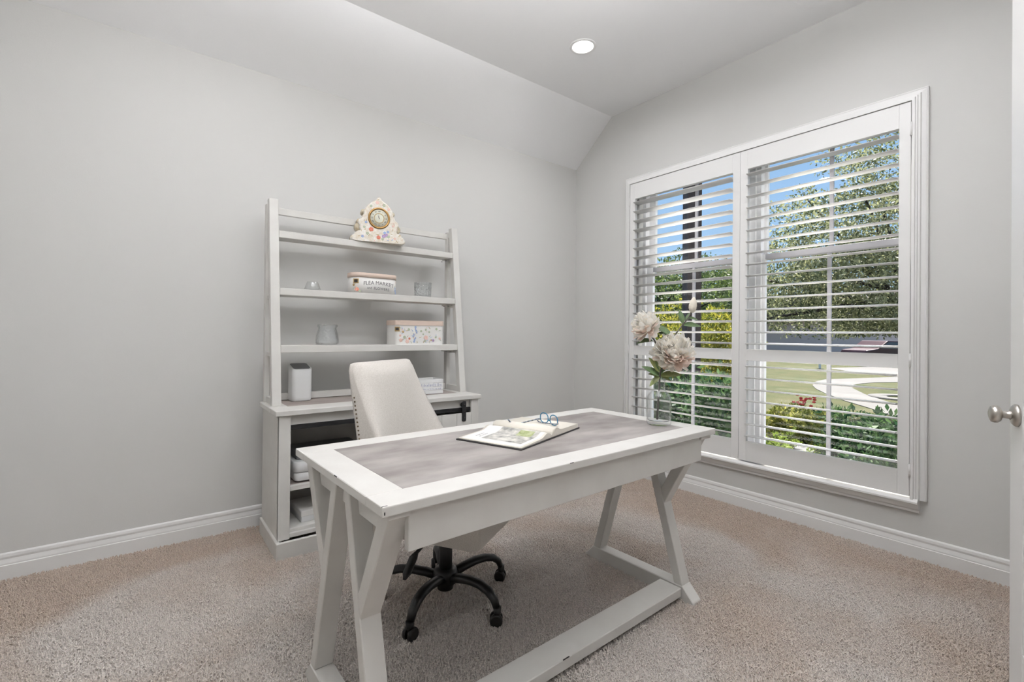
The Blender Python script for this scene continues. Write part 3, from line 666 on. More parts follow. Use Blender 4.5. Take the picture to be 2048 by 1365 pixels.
def router():
    t = thing('wifi_router', 'white tower router with slanted grey top on the sideboard', 'router', (-2.492, -.186, CZ), math.radians(4))
    pts = rrect(.112, .100, .022, 6); mb = MB(); n = len(pts)
    lv_ = [(.0, .90), (.006, .97), (.02, 1.0), (.14, 1.0)]
    for z, s in lv_: mb.v += [(x*s, y*s, z) for x, y in pts]
    mb.v += [(x, y, .186+(y+.05)*.32) for x, y in pts]
    for i in range(4):
        for j in range(n): mb.f.append((i*n+j, i*n+(j+1) % n, (i+1)*n+(j+1) % n, (i+1)*n+j)); mb.sm.append(True)
    mb.f.append(tuple(range(n))[::-1]); mb.sm.append(False); mb.f.append(tuple(range(4*n, 5*n))); mb.sm.append(False)
    mb.build('shell', 'white_pl', t)
    p2 = rrect(.096, .084, .016, 6); m2 = MB(); m2.v = [(x, y, .187+(y+.05)*.32) for x, y in p2]+[(x, y, .1885+(y+.05)*.32) for x, y in p2]; n2 = len(p2)
    m2.f = [tuple(range(n2))[::-1], tuple(range(n2, 2*n2))]+[(j, (j+1) % n2, n2+(j+1) % n2, n2+j) for j in range(n2)]; m2.sm = [False]*len(m2.f)
    m2.build('top_grille', 'grey_pl', t)
    MB().prism(rrect(.094, .082, .016), lambda p, a: (p[0], p[1], a), -.0, .001).build('base_foot', 'plastic_b', t)
router()
def crate():
    t = thing('small_crate', 'small white slatted crate with faded grey stencil beside the chair back', 'crate', (-1.715, -.290, CZ), math.radians(-3))
    w, d, h, th = .185, .150, .098, .006
    for y0 in (-d/2, d/2-th):
        for k in range(4): box('slat', 'white_pl', t, -w/2, w/2, y0, y0+th, .002+k*.0245, .024+k*.0245, .001)
    for x0 in (-w/2, w/2-th):
        for k in range(4): box('slat', 'white_pl', t, x0, x0+th, -d/2+th, d/2-th, .002+k*.0245, .024+k*.0245, .001)
    box('base_board', 'white_pl', t, -w/2+th, w/2-th, -d/2+th, d/2-th, .002, .008, 0)
    rr = random.Random(5); mk = MB()
    for row, z0, hh in ((0, .050, .022), (1, .030, .010)):
        x = -.075
        while x < .08:
            wv = rr.uniform(.003, .007); mk.box(x, x+wv*.5, -d/2-.0006, -d/2, z0, z0+hh*rr.uniform(.6, 1)); 
            if rr.random() < .5: mk.box(x, x+wv*1.6, -d/2-.0006, -d/2, z0+hh*.4, z0+hh*.5)
            x += wv*1.9
    mk.build('stencil_print', 'inkb', t)
crate()
def printer():
    t = thing('printer', 'white desktop printer with grey lid on the sideboard shelf', 'printer', (-2.385, -.335, .3585))
    MB().prism(rrect(.40, .30, .03), lambda p, a: (p[0], p[1], a), .008, .052, smooth=True).build('lower_body', 'white_pl', t, .004)
    MB().prism(rrect(.41, .31, .035), lambda p, a: (p[0], p[1], a), .053, .112, smooth=True).build('upper_body', 'white_pl', t, .006)
    MB().prism(rrect(.37, .26, .03), lambda p, a: (p[0], p[1]+.01, a), .112, .150, smooth=True).build('scanner_lid', 'grey_pl', t, .005)
    box('paper_slot', 'plastic_b', t, -.12, .12, -.158, -.15, .050, .056, 0)
    box('output_tray', 'white_pl', t, -.13, .13, -.18, -.10, .010, .030, .003)
    for x in (-.15, .15):
        for y in (-.1, .1): MB().lathe([(0, 0), (.012, 0), (.012, .008), (0, .008)], 10, (x, y, 0)).build('rubber_foot', 'plastic_b', t)
printer()
def carton():
    t = thing('document_box', 'flat pale grey document box in the sideboard bottom compartment', 'box', (-2.40, -.345, .134), math.radians(3))
    box('tray', 'white_pl', t, -.15, .15, -.11, .11, 0, .045, .002); box('lid', 'paper', t, -.153, .153, -.113, .113, .03, .062, .003)
carton()

# ------------------------------------------------------------------ swivel chair
def chair():
    hd = math.radians(58.7)
    # local x = seat width axis (heading 58.7 deg from +y), local y = towards the backrest
    t = thing('swivel_chair', 'cream upholstered swivel chair with nailhead trim and black five-star base at the desk', 'office chair', (-2.175, -1.37, 0), PI/2-hd)
    # seat
    s = .283
    def seat_fn(u, v):   # superellipse-ish ring
        pass
    sp = rrect(2*s, 2*s, .035, 5); n = len(sp); mb = MB()
    rings = [(.372, .985), (.376, 1.0), (.455, 1.0), (.475, .99), (.490, .955), (.497, .88), (.500, .6)]
    for z, k in rings: mb.v += [(x*k, y*k, z) for x, y in sp]
    for i in range(len(rings)-1):
        for j in range(n): mb.f.append((i*n+j, i*n+(j+1) % n, (i+1)*n+(j+1) % n, (i+1)*n+j)); mb.sm.append(True)
    mb.f.append(tuple(range(n))[::-1]); mb.f.append(tuple(range((len(rings)-1)*n, len(rings)*n))); mb.sm += [False, True]
    mb.build('seat', 'fabric', t)
    # backrest: wing profile
    def rear(z): return np.interp(z, [.40, .5, .73, 1.035], [.24, .25, .287, .358])
    def front(z): return np.interp(z, [.40, .5, .62, .71, .80, .87, .95, 1.0, 1.035], [-.02, .0, .085, .152, .205, .245, .288, .312, .318])
    def hw(z): return np.interp(z, [.40, .73, .95, 1.01, 1.035], [.268, .245, .228, .222, .205])
    zs = [.40, .46, .52, .58, .64, .70, .76, .82, .88, .94, .98, 1.005, 1.022, 1.032]
    na = 21; mb = MB(); cols = []
    for z in zs:
        w_ = hw(z); fr_e = front(z); re = rear(z); cen = re-.075 if z < 1.0 else re-.075*(1.06-z)/.06
        ring = []
        for i in range(na):                       # front, left to right
            a = -1+2*i/(na-1); k = abs(a)**2.6
            b = cen+(fr_e-cen)*k
            if abs(a) == 1: b = fr_e+.012
            ring.append((a*w_, b, z))
        top = 1 if z < 1.02 else .98
        for i in range(5):                        # right side to rear
            ring.append((w_*(1.0), fr_e+.012+(re-fr_e-.02)*(i+1)/5, z))
        for i in range(na):
            a = 1-2*i/(na-1); ring.append((a*w_*.985, re+.012*(1-a*a), z))
        for i in range(5): ring.append((-w_, re-.008-(re-fr_e-.02)*(i)/5, z))
        cols.append(ring)
    n = len(cols[0])
    for r_ in cols: mb.v += r_
    for i in range(len(cols)-1):
        for j in range(n): mb.f.append((i*n+j, i*n+(j+1) % n, (i+1)*n+(j+1) % n, (i+1)*n+j)); mb.sm.append(True)
    # soft top cap
    k = len(mb.v); last = cols[-1]; mid = [((p[0])*.93, (p[1]-.335)*.55+.338, 1.0375) for p in last]; mb.v += mid; b0 = (len(cols)-1)*n
    for j in range(n): mb.f.append((b0+j, b0+(j+1) % n, k+(j+1) % n, k+j)); mb.sm.append(True)
    mb.f.append(tuple(range(k, k+n))); mb.sm.append(True); mb.f.append(tuple(range(n))[::-1]); mb.sm.append(False)
    mb.build('backrest', 'fabric', t)
    NH = mesh_m(MB().lathe([(0, .003), (.002, .0027), (.0036, .0014), (.004, 0), (0, 0)], 10), 'nailhead', 'nail')
    for sg in (-1, 1):
        for i in range(32):
            z = .50+i*.0165
            if z > .90: break
            inst('nailhead', NH, t, (sg*(hw(z)+.0005), rear(z)-.016, z), (0, sg*PI/2, 0))
    # mechanism, column, base
    box('mechanism', 'plastic_b', t, -.09, .09, -.12, .10, .335, .371, .006)
    MB().tube([(-.05, -.02, .350), (-.20, -.03, .350), (-.31, -.04, .340)], [.006, .006, .007], 8).tube([(-.30, -.04, .345), (-.325, -.042, .335), (-.375, -.048, .302), (-.395, -.05, .288)], [.008, .017, .017, .006], 10, flat=.5).build('lever', 'plastic_b', t)
    MB().lathe([(0, .10), (.029, .10), (.029, .25), (.027, .253), (.016, .254), (.016, .336), (0, .336)], 22).build('gas_column', 'plastic_b', t)
    MB().lathe([(0, .055), (.034, .055), (.036, .075), (.052, .085), (.055, .125), (.048, .140), (.031, .145), (0, .145)], 26).build('hub', 'black', t)
    ang0 = math.radians(213)-(PI/2-hd)
    for k in range(5):
        a = ang0+2*PI*k/5; dx, dy = math.cos(a), math.sin(a)
        path = [(.035, .108), (.09, .124), (.15, .134), (.20, .134), (.245, .122), (.275, .100), (.288, .072)]
        lg = MB().tube([(r*dx, r*dy, z) for r, z in path], [.024, .0235, .0225, .0215, .0205, .019, .016], 12, flat=.78).build('base_leg', 'black', t)
        # twin-wheel caster
        cx, cy = .292*dx, .292*dy; b = a+random.uniform(-.9, .9); ux, uy = math.cos(b), math.sin(b)
        cs = MB()
        for sgn in (-1, 1):
            p0 = Vector((cx-ux*.004+sgn*-uy*.006, cy-uy*.004+sgn*ux*.006, .026)); p1 = p0+Vector((-uy, ux, 0))*sgn*.017
            cs.tube([p0, p0+(p1-p0)*.7, p1], [.026, .026, .021], 16)
        cs.tube([(cx, cy, .03), (cx, cy, .074)], [.014, .0165], 10)
        cs.build('caster', 'plastic_b', lg)
chair()

# ------------------------------------------------------------------ things on the desk
DT = .7665
def book():
    t = thing('open_book', 'open hardcover book with dark cover and a printed photo on its page', 'book', (-1.983, -1.838, DT), math.radians(19.3))
    Lw, Rw, D = .226, .243, .285
    cv = MB(); cv.box(-Lw-.003, -.012, -.003, D+.003, 0, .004); cv.box(.012, Rw+.003, -.003, D+.003, 0, .004); cv.box(-.0125, .0125, -.003, D+.003, 0, .003)
    cv.build('cover', 'cover', t, .001)
    def zl(u): return .0045+.009*min(1, u*5)**.5*(1 if u > 0 else 0)+.020*math.exp(-((1-u)/.22)**2)*(1 if u < .985 else .75)
    def half(nm, w, sg, extra, mt, h0=.0065):
        mb = MB(); nu = 22
        prof = []
        for i in range(nu):
            u = i/(nu-1); prof.append((sg*w*(1-u)*1.0, (h0+extra*math.sin(min(1, u*1.15)*PI/2)*.55+.014*math.exp(-((1-u-.14)/.13)**2)) if u < .97 else .010))
        poly = [(sg*w, .0042)]+prof+[(0, .0042)]
        mb.prism(poly, lambda p, a: (p[0], a, p[1]), 0.002, D-.002, smooth=True)
        return mb.build(nm, mt, t), prof
    lb, lp = half('left_pages', Lw-.004, -1, .010, 'page')
    rb, rp = half('right_pages', Rw-.004, 1, .004, 'page', .020)
    def zat(prof, x):
        xs = [p[0] for p in prof]; zs_ = [p[1] for p in prof]
        if xs[0] > xs[-1]: xs, zs_ = xs[::-1], zs_[::-1]
        return float(np.interp(x, xs, zs_))
    # printed panel: bluish-white page with photo
    def sheet(nm, m, x0, x1, y0, y1, off, prof, par):
        MB().grid(lambda u, v: (x0+(x1-x0)*u, y0+(y1-y0)*v, zat(prof, x0+(x1-x0)*u)+off), 26, 3).build(nm, m, par)
    sheet('page_sheet', 'paper', -Lw+.012, -.012, .012, D-.012, .0006, lp, lb)
    sheet('photo_print', 'photo', -Lw+.045, -.022, .030, .205, .0012, lp, lb)
    sheet('photo_print', 'photo2', -.085, -.040, .050, .115, .0016, lp, lb)
    rr = random.Random(2); mk = MB()
    for row in range(2):
        x = -Lw+.06
        while x < -.11:
            L_ = rr.uniform(.004, .011); y = .222+row*.017; z = zat(lp, x)+.0013
            mk.add([(x, y, z), (x+L_, y, z), (x+L_, y+.004, z), (x, y+.005, z)], [(0, 1, 2, 3)]); x += L_+rr.uniform(.002, .004)
    mk.build('script_lines', 'ink', lb)
    for k in range(4):
        zz = .006
        MB().grid(lambda u, v, k=k: (.006+.05*u, .001+.28*v, .014+.020*math.sin(u*PI*.55)+k*.003*(1-u)), 8, 2).build('loose_page', 'page', rb)
book()
def glasses():
    # lying upside down on the right page: rims stand on the brow edge
    t = thing('eyeglasses', 'blue framed eyeglasses with mottled temples lying on the open book', 'eyeglasses', (-1.878, -1.640, DT+.0215), math.radians(-95))
    # local x along the frame front (towards the reader), local -y along the temples
    for k, cx in enumerate((.032, .098)):
        pts = []
        for i in range(28):
            a = 2*PI*i/28; ex = .0265*math.copysign(abs(math.cos(a))**.85, math.cos(a)); ez = .0205*math.copysign(abs(math.sin(a))**.85, math.sin(a))
            pts.append((cx+ex, .006*math.cos((cx+ex-.065)*14), .023+ez))
        pts.append(pts[0]); pts.append(pts[1])
        MB().tube(pts, .0021, 8, cap=False).build('rim', 'blueframe', t)
        MB().add([(p[0], p[1], p[2]) for p in pts[:28]], [tuple(range(28))]).build('lens', 'lens', t)
    MB().tube([(.0585, .006, .020), (.065, .007, .016), (.0715, .006, .020)], .0028, 8).build('bridge', 'blueframe', t)
    MB().tube([(.004, .004, .014), (-.001, .002, .014), (-.003, -.006, .013), (-.004, -.05, .008), (-.002, -.10, .003), (.0, -.125, .004), (.002, -.145, .012), (.004, -.160, .026)], [.003, .003, .0026, .0024, .0024, .0027, .003, .0026], 8, flat=1.2).build('temple', 'tortoise', t)
    MB().tube([(.126, .004, .014), (.130, .001, .014), (.127, -.006, .013), (.085, -.010, .009), (.04, -.012, .005), (.015, -.013, .006), (.006, -.014, .014)], [.003, .003, .0026, .0024, .0024, .0027, .0028], 8, flat=1.2).build('temple', 'tortoise', t)
glasses()
VX, VY = -1.398, -1.908
def vase():
    t = thing('bottle_vase', 'clear glass bottle vase holding the peony stem on the desk corner', 'vase', (VX, VY, DT))
    out = [(0, .0015), (.046, .0015), (.052, .006), (.0535, .014), (.0535, .112), (.052, .124), (.046, .137), (.034, .150), (.0275, .157), (.0265, .166), (.0265, .196), (.029, .199), (.029, .209)]
    inn = [(.0255, .209), (.0235, .198), (.0235, .166), (.0245, .158), (.031, .148), (.043, .134), (.049, .122), (.0505, .112), (.0505, .026), (.047, .020), (.02, .016), (0, .015)]
    MB().lathe(out+inn, 40).build('bottle', 'glass', t)
vase()
def petal_mesh(m, ln=1, wd=.8, curl=.5):
    def fn(u, v):
        x = (u-.5)*2; y = v
        w_ = wd*.5*math.sin(PI*min(1, .12+.80*v))**.7*(1-.1*math.sin(9*u)*v)
        return (x*w_, y*ln, curl*v*v*ln*.8+.25*(x*x)*w_-.05*math.cos(7*PI*u)*v*v)
    return mesh_m(MB().grid(fn, 7, 6), 'petal', m)
def leaf_mesh(m, fold=.25, droop=.2):
    def fn(u, v):
        x = (u-.5)*2; w_ = .19*math.sin(PI*v**.85)**.9+.004
        return (x*w_, v, fold*abs(x)*w_-droop*v*v)
    return mesh_m(MB().grid(fn, 5, 10), 'leaf', m)
def orient(o, loc, d, up, sc):
    """aim local +y along d with local z near up"""
    d = Vector(d).normalized(); up = Vector(up); z = (up-d*up.dot(d)).normalized(); x = d.cross(z)
    Mx = Matrix((x, d, z)).transposed().to_4x4(); o.matrix_local = Matrix.Translation(Vector(loc)) @ Mx @ Matrix.Diagonal((*sc, 1))
def peony():
    t = thing('peony_spray', 'spray of pale pink silk peonies with two blooms and a bud in the glass bottle', 'flowers', (VX, VY, DT+.02))
    o = Vector((VX, VY, DT+.02)); Lc = lambda p: tuple(Vector(p)-o)
    f1, f2, bud = (-1.443, -1.877, 1.204), (-1.350, -1.949, 1.085), (-1.288, -2.000, 1.300)
    MB().tube([Lc(p) for p in ((-1.405, -1.905, .79), (-1.398, -1.906, .90), (-1.394, -1.910, 1.0), (-1.372, -1.928, 1.075), (-1.352, -1.948, 1.16), (-1.325, -1.968, 1.205), (-1.300, -1.988, 1.245), (-1.290, -1.998, 1.275))], [.0048, .0048, .0045, .004, .0036, .0032, .003, .0028], 9).build('stem', 'stem', t)
    MB().tube([Lc(p) for p in ((-1.385, -1.915, 1.04), (-1.398, -1.905, 1.10), (-1.412, -1.895, 1.14), (-1.432, -1.882, 1.175))], [.004, .0038, .0036, .0034], 9).build('stem', 'stem', t)
    view = Vector((CAMP[0]-VX, CAMP[1]-VY, 0)).normalized()
    PM = [petal_mesh('petal', curl=c_) for c_ in (.25, .55, .85)]; PP = petal_mesh('petal_p', curl=.5)
    rr = random.Random(11)
    def bloom(c, R, axis, n, seed):
        axis = Vector(axis).normalized()
        core = MB().lathe([(R*.42*math.sin(a), -R*.42*math.cos(a)) for a in [PI*i/8 for i in range(9)]], 12)
        b = core.build('bloom', 'petal', t); b.location = Lc(c)
        q = axis.to_track_quat('Z', 'Y')
        for i in range(n):
            k = i/(n-1); th = math.acos(max(-1, 1-1.62*k)); ph = i*2.39996
            d = Vector((math.sin(th)*math.cos(ph), math.sin(th)*math.sin(ph), math.cos(th))); d = q @ d
            side = d.cross(axis); side = side.normalized() if side.length > 1e-3 else Vector((1, 0, 0))
            # petal grows outward, cupped towards the axis
            root = d*R*.28; dirn = (d*1.0+axis*(.25)+Vector((rr.uniform(-.32, .32), rr.uniform(-.32, .32), rr.uniform(-.32, .32)))).normalized()
            s_ = R*rr.uniform(.64, .82); wdt = R*rr.uniform(.38, .68)
            pm = PP if (d.z < -.35 and rr.random() < .6) else PM[i % 3]
            pe = inst('petal', pm, b); orient(pe, root, dirn, axis-dirn*axis.dot(dirn)+side*rr.uniform(-.8, .8), (wdt, s_, s_))
    bloom(f2, .088, (view.x*.8, view.y*.8, .75), 170, 1)
    bloom(f1, .068, (view.x*.3-.45, view.y*.3+.35, .55), 130, 2)
    bl = MB().lathe([(0, -.002), (.010, .002), (.0165, .018), (.0175, .032), (.014, .05), (.007, .064), (0, .072)], 14).build('bud', 'petal', t); bl.location = Lc((bud[0], bud[1], 1.272)); bl.rotation_euler = (.08, .1, 0)
    for k in range(5):
        pe = inst('petal', PM[2], bl); a = 2*PI*k/5; orient(pe, (.006*math.cos(a), .006*math.sin(a), .0), (.28*math.cos(a), .28*math.sin(a), 1), (-math.cos(a), -math.sin(a), .3), (.030, .064, .03))
    LD, LO = leaf_mesh('leafd'), leaf_mesh('leafo')
    def lf(m, p, tip, up=(0, 0, 1)):
        p, tip = Vector(p), Vector(tip); L_ = (tip-p).length; o_ = inst('leaf', m, t); orient(o_, Lc(p), tip-p, up, (L_, L_, L_))
    V3 = lambda p: Vector(p)
    # leaves below the big bloom, near the neck
    n0 = (-1.393, -1.910, .985)
    upv = (view.x*.7, view.y*.7, .7)
    for m, p, tip in ((LO, n0, (-1.315, -1.972, 1.005)), (LO, n0, (-1.352, -1.945, .968)), (LO, n0, (-1.440, -1.885, .945)), (LO, n0, (-1.437, -1.882, 1.00)), (LD, n0, (-1.455, -1.868, 1.035)), (LO, (-1.392, -1.912, 1.0), (-1.430, -1.885, 1.07)), (LD, (-1.388, -1.914, 1.0), (-1.365, -1.935, 1.05)), (LD, (-1.388, -1.914, 1.0), (-1.405, -1.900, 1.08)),
                      (LD, (-1.318, -1.972, 1.215), (-1.253, -2.028, 1.222)), (LD, (-1.300, -1.988, 1.248), (-1.262, -2.018, 1.245)), (LD, (-1.316, -1.974, 1.220), (-1.328, -1.965, 1.285)), (LD, (-1.306, -1.982, 1.232), (-1.296, -1.992, 1.272)),
                      (LD, (-1.358, -1.942, 1.172), (-1.420, -1.894, 1.222)), (LD, (-1.352, -1.947, 1.170), (-1.402, -1.908, 1.188)), (LD, (-1.430, -1.885, 1.150), (-1.480, -1.845, 1.138)), (LD, (-1.420, -1.89, 1.145), (-1.455, -1.862, 1.142))):
        lf(m, p, tip, upv)
peony()

# ------------------------------------------------------------------ outdoors
ZG = -.45
G = lambda px, py: on_plane(px, py, 2, ZG)
def flat(name, m, pts, z, th=.05):
    return struct(MB().prism([(p[0], p[1]) for p in pts], lambda p, a: (p[0], p[1], a), z-th, z).build(name, m))
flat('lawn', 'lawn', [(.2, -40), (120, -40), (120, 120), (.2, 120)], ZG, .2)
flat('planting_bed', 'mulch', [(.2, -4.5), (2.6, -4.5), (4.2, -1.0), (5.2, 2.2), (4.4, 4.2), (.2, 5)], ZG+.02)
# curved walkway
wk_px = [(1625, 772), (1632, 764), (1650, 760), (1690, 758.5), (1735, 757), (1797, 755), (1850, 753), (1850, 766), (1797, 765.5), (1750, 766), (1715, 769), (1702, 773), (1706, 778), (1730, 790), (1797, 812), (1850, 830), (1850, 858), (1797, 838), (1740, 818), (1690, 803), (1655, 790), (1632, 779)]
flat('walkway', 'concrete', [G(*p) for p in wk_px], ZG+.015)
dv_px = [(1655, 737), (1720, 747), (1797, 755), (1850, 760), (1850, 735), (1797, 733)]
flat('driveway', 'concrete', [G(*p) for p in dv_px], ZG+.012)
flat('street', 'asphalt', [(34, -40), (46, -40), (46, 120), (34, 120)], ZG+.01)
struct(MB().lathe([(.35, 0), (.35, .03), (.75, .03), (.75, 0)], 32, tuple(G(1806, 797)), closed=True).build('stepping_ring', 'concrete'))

def leaves(name, m, parent, centers, radii, per, size, flatz=.7, aspect=.42, seed=0, up=.3):
    r = np.random.default_rng(seed); P = []; k = len(centers)
    C = np.repeat(np.asarray(centers, float), per, axis=0); Rr = np.repeat(np.asarray(radii, float), per)
    n = len(C); d = r.normal(size=(n, 3)); d /= np.linalg.norm(d, axis=1)[:, None]
    pos = C+d*(Rr*r.uniform(.25, 1, n)**.5)[:, None]*np.array([1, 1, flatz])
    a = d*.6+r.normal(size=(n, 3))*.7; a[:, 2] += up; a /= np.linalg.norm(a, axis=1)[:, None]
    b = np.cross(a, r.normal(size=(n, 3))); b /= np.linalg.norm(b, axis=1)[:, None]
    s = size*r.uniform(.6, 1.25, n)
    v = np.empty((n, 4, 3)); v[:, 0] = pos; v[:, 1] = pos+(a*.5+b*aspect*.5)*s[:, None]; v[:, 2] = pos+a*s[:, None]; v[:, 3] = pos+(a*.5-b*aspect*.5)*s[:, None]
    me = bpy.data.meshes.new(name); me.vertices.add(4*n); me.vertices.foreach_set('co', v.reshape(-1).astype(np.float32))
    me.loops.add(4*n); me.loops.foreach_set('vertex_index', np.arange(4*n, dtype=np.int32)); me.polygons.add(n)
    me.polygons.foreach_set('loop_start', np.arange(0, 4*n, 4, dtype=np.int32)); me.update(calc_edges=True); me.validate()
    me.materials.append(M[m]); o = bpy.data.objects.new(name, me); COL.objects.link(o); o.parent = parent; o['kind'] = 'stuff'; return o
def crown(n, rx, ry, rz, c, seed):
    r = np.random.default_rng(seed); d = r.normal(size=(n, 3)); d /= np.linalg.norm(d, axis=1)[:, None]
    return d*(r.uniform(.12, 1, n)**.45)[:, None]*np.array([rx, ry, rz])+np.array(c)
def tree(name, label, loc, h, rx, ry, rz, m, ncl, per, size, crad, seed, trunk_r=.15, group=None, cz=None, zmin=.5):
    t = thing(name, label, 'tree', loc, 0, group); cz = cz or h-rz
    MB().tube([(0, 0, -.1), (.05, .03, h*.2), (-.03, .05, h*.45), (0, 0, h*.8)], [trunk_r*1.3, trunk_r, trunk_r*.8, trunk_r*.25], 9).build('trunk', 'bark', t)
    cl = crown(ncl, rx, ry, rz, (0, 0, cz), seed); lowm = cl[:, 2] < zmin; cl[lowm, 2] = zmin+np.random.default_rng(seed).uniform(0, 1.2, lowm.sum())
    br = MB(); rr = random.Random(seed)
    for k in range(min(14, ncl)):
        p = cl[rr.randrange(ncl)]; z0 = cz*rr.uniform(.45, .85)
        br.tube([(0, 0, z0), tuple((np.array((0, 0, z0))+p)/2+np.array((0, 0, .15))), tuple(p)], [trunk_r*.4, trunk_r*.25, trunk_r*.1], 6)
    br.build('branches', 'bark', t)
    leaves('foliage', m, t, cl, [crad*rr.uniform(.7, 1.2) for _ in range(ncl)], per, size, seed=seed)
def shrub(name, label, loc, rx, ry, h, m, ncl, per, size, crad, seed, group=None, blossoms=0):
    t = thing(name, label, 'shrub', loc, 0, group); rr = random.Random(seed)
    cl = crown(ncl, rx, ry, h*.48, (0, 0, h*.5), seed); cl[:, 2] = np.clip(cl[:, 2], .06, None)
    st = MB()
    for k in range(7):
        p = cl[rr.randrange(ncl)]; st.tube([(rr.uniform(-.08, .08), rr.uniform(-.08, .08), -.03), tuple(p*.5+np.array((0, 0, .05))), tuple(p)], [.012, .009, .004], 5)
    st.build('stems', 'bark', t)
    leaves('foliage', m, t, cl, [crad*rr.uniform(.7, 1.2) for _ in range(ncl)], per, size, seed=seed, up=.5)
    return t, cl
bp = G(1760, 727)
op = CAMP+ray(1840, 668)*8.5
tree('oak_tree', 'large live oak tree with dense small leaves beyond the front lawn', (op[0], op[1], ZG), 5.2, 2.95, 2.95, 2.5, 'lf_tree', 460, 150, .078, .36, 21, .17, cz=2.7, zmin=1.78)
for i, (px, dist, h, rx, lab) in enumerate(((1318, 22, 5.3, 2.7, 'nearest leafy street tree behind the golden hedge, partly covered by the timber post'), (1372, 29, 6.6, 2.9, 'leafy street tree standing directly behind the dark timber post'), (1425, 36, 7.7, 3.0, 'leafy street tree between the timber post and the shutter stile'), (1478, 43, 9.0, 3.1, 'tallest street tree beyond the hedge, next to the shutter stile'))):
    p = CAMP+ray(px, 668)*dist
    tree('street_tree', lab, (p[0], p[1], ZG), h, rx, rx, h*.40, 'lf_far', 80, 110, .2, .75, 31+i, .16, 'trees across the street')
for i, (px, dist, rx, ry, h, sd) in enumerate(((1335, 11.6, .75, .65, 2.50, 41), (1388, 9.4, .68, .6, 2.36, 42), (1436, 7.4, .45, .45, 2.05, 43))):
    p = CAMP+ray(px, 668)*dist
    shrub('golden_shrub', ['golden-green hedge shrub just behind the peony bud', 'golden-green hedge shrub standing behind the timber post', 'golden-green hedge shrub closest to the shutter centre stiles'][i], (p[0], p[1], ZG), rx, ry, h, 'lf_hedge', 60, 70, .085, .28, sd, 'golden hedge shrubs')
for i, (px, dist, rx, ry, h, sd) in enumerate(((1315, 6.5, .36, .34, 1.34, 51), (1368, 5.4, .34, .32, 1.36, 52), (1418, 4.4, .28, .28, 1.36, 53), (1440, 6.1, .3, .3, .90, 54))):
    p = CAMP+ray(px, 668)*dist
    shrub('laurel_shrub', ['dark green shrub close to the window jamb behind the vase', 'dark green shrub at the foot of the timber post', 'dark green shrub between timber post and shutter centre stiles', 'lowest dark green shrub with lawn showing above it'][i], (p[0], p[1], ZG), rx, ry, h, 'lf_dark', 40, 60, .075, .2, sd, 'dark shrubs under the window')
# shrubs seen through the right-hand shutter
def at(px, py, dist): return CAMP+ray(px, py)*dist
p = at(1606, 668, 6.9); t_, cl_ = shrub('flowering_shrub', 'yellow-green shrub topped with red blossoms beside the lawn', (p[0], p[1], ZG), .42, .42, .60, 'lf_yel', 50, 80, .07, .15, 61)
BLO = mesh_m(MB().lathe([(0, -.01), (.02, -.006), (.026, .006), (.016, .02), (0, .024)], 8), 'blossom', 'redfl')
rr = random.Random(9)
for k in range(16):
    a = rr.uniform(0, 6.28); r_ = rr.uniform(0, .2); inst('blossom', BLO, t_, (.10*math.cos(a)*k/8+.02, .10*math.sin(a)*k/8, .66+rr.uniform(-.06, .09)), (0, 0, a), (1.0,)*3)
for i, (px, py, h, sd, rx) in enumerate(((1700, 5.2, .94, 71, .34), (1752, 4.3, .92, 72, .30), (1805, 3.5, 1.08, 73, .27))):
    p = at(px, 668, py)
    shrub('laurel_shrub', ['tall dark glossy shrub with an upright shoot against the walkway', 'rounded dark glossy shrub between two taller ones below the walkway', 'dark glossy shrub beside the shutter hinge stile, walkway above it', 'smallest dark glossy shrub next to the dark blue planter'][i], (p[0], p[1], ZG), rx, rx, h, 'lf_dark', 34, 62, .07, .14, sd, 'glossy shrubs in front of the walkway')
def foxtail(px, py, dist, n, sd, label):
    p = at(px, py, dist); t = thing('foxtail_fern', label, 'fern', (p[0], p[1], ZG), 0, 'foxtail ferns'); rr = random.Random(sd)
    st = MB(); cs = []; rs = []
    for k in range(n):
        a = rr.uniform(0, 6.28); l = rr.uniform(.38, .55); tp = (math.cos(a)*l*.55, math.sin(a)*l*.55, l*.85)
        pts = [tuple(np.array(tp)*u+np.array((0, 0, .12*math.sin(PI*u)))) for u in (0, .25, .5, .75, 1)]
        st.tube(pts, .006, 5)
        for u in np.linspace(.15, 1, 14): cs.append(np.array(tp)*u+np.array((0, 0, .12*math.sin(PI*u)))); rs.append(.045*(1-.55*u))
    st.build('stems', 'bark', t); leaves('plumes', 'lf_fern', t, cs, rs, 16, .035, 1, .3, sd, .6)
foxtail(1556, 668, 5.7, 14, 81, 'larger bright yellow-green foxtail fern under the flowering shrub'); foxtail(1592, 668, 5.2, 11, 82, 'smaller bright yellow-green foxtail fern beside the dark blue planter')
p = on_plane(1632, 905, 2, ZG+.28)
pt = thing('garden_planter', 'dark blue square planter half hidden among the shrubs', 'planter', (p[0]+.05, p[1], ZG), .4)
pm = MB(); pm.prism(rrect(.44, .44, .03), lambda q, a: (q[0]*(1 if a > .1 else .8), q[1]*(1 if a > .1 else .8), a), 0, .27); pm.build('pot', 'planter', pt, .004)
MB().prism(rrect(.47, .47, .035), lambda q, a: (q[0], q[1], a), .255, .29).build('rim', 'planter', pt, .004)
# porch post
p0, p1 = at(1370, 480, 6.3), at(1398, 480, 6.3); pc = (p0+p1)/2; wd = float(np.linalg.norm(p1-p0))
pp = thing('porch_post', 'dark rough timber porch post standing outside the shutter', 'post', (pc[0], pc[1], ZG), math.radians(-36))
box('shaft', 'post', pp, -wd/2, wd/2, -wd/2, wd/2, .12, 4.2, .008); box('plinth', 'concrete', pp, -wd/2-.05, wd/2+.05, -wd/2-.05, wd/2+.05, -.05, .12, .01)
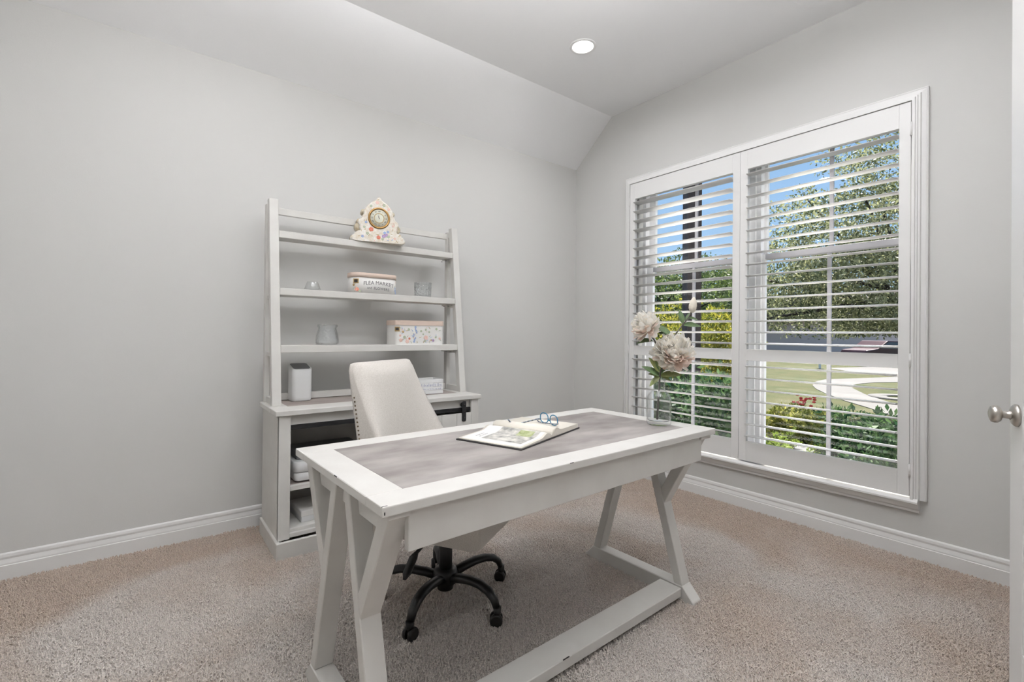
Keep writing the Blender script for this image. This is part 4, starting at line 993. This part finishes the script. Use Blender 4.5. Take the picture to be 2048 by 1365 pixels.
# house across the street
hs = thing('neighbour_house', 'taupe house with garage doors and shingle roof across the street', 'house', (52, 17, ZG), math.radians(90-12))
box('wall', 'brickwall', hs, -11, 11, 0, 9, -.1, 3.0, 0)
MB().prism([(-11.7, 2.9), (11.7, 2.9), (11.7, 3.1), (6.5, 5.4), (-6.5, 5.4), (-11.7, 3.1)], lambda p, a: (p[0], a, p[1]), -.6, 9.5).build('roof', 'roof', hs)
for x0 in (-8.5, -2.8, 3.0):
    gd = box('garage_door', 'garage', hs, x0, x0+4.9, -.08, 0, -.05, 2.35, .02)
    for k in range(4): box('panel', 'garage', gd, x0+.08, x0+4.82, -.11, -.08, .05+k*.58, .55+k*.58, .01)
    lt = box('wall_lamp', 'blackm', hs, x0-.5, x0-.3, -.2, 0, 1.7, 2.1, .02)
# parked car
def car():
    p = at(1772, 668, 27.0); t = thing('parked_car', 'red car parked on the street beneath the oak branches', 'car', (p[0], p[1], ZG), math.radians(150))
    side = [(-2.15, .32), (-2.2, .6), (-2.1, .82), (-1.3, .92), (-.75, 1.38), (.75, 1.42), (1.35, .98), (2.05, .88), (2.2, .6), (2.15, .32)]
    MB().prism(side, lambda q, a: (q[0], a, q[1]), -.85, .85).build('body', 'carred', t, .06, 2)
    MB().prism([(-1.15, .95), (-.70, 1.32), (.72, 1.35), (1.2, 1.0)], lambda q, a: (q[0], a, q[1]), -.856, .856).build('side_window', 'carglass', t)
    for x in (-1.35, 1.35):
        for y in (-.80, .80): MB().lathe([(0, -.1), (.30, -.1), (.32, -.06), (.32, .06), (.30, .1), (0, .1)], 20, (x, y, .32), ax='y').build('wheel', 'tyre', t)
car()
mb_ = at(1640, 668, 24.0)
mt = thing('mailbox', 'small white mailbox post at the kerb by the driveway', 'mailbox', (mb_[0], mb_[1], ZG), .5)
box('post', 'trim', mt, -.05, .05, -.05, .05, 0, .7, .01); box('box', 'trim', mt, -.3, .3, -.15, .15, .42, .72, .03)
# roof of this house (casts the shade in front of the window)
struct(MB().prism([(-8, 3.31), (.35, 3.31), (.35, 3.40), (-4, 5.2), (-8, 3.6)], lambda p, a: (p[0], a, p[1]), -8, .5).build('roof_house', 'roof'))
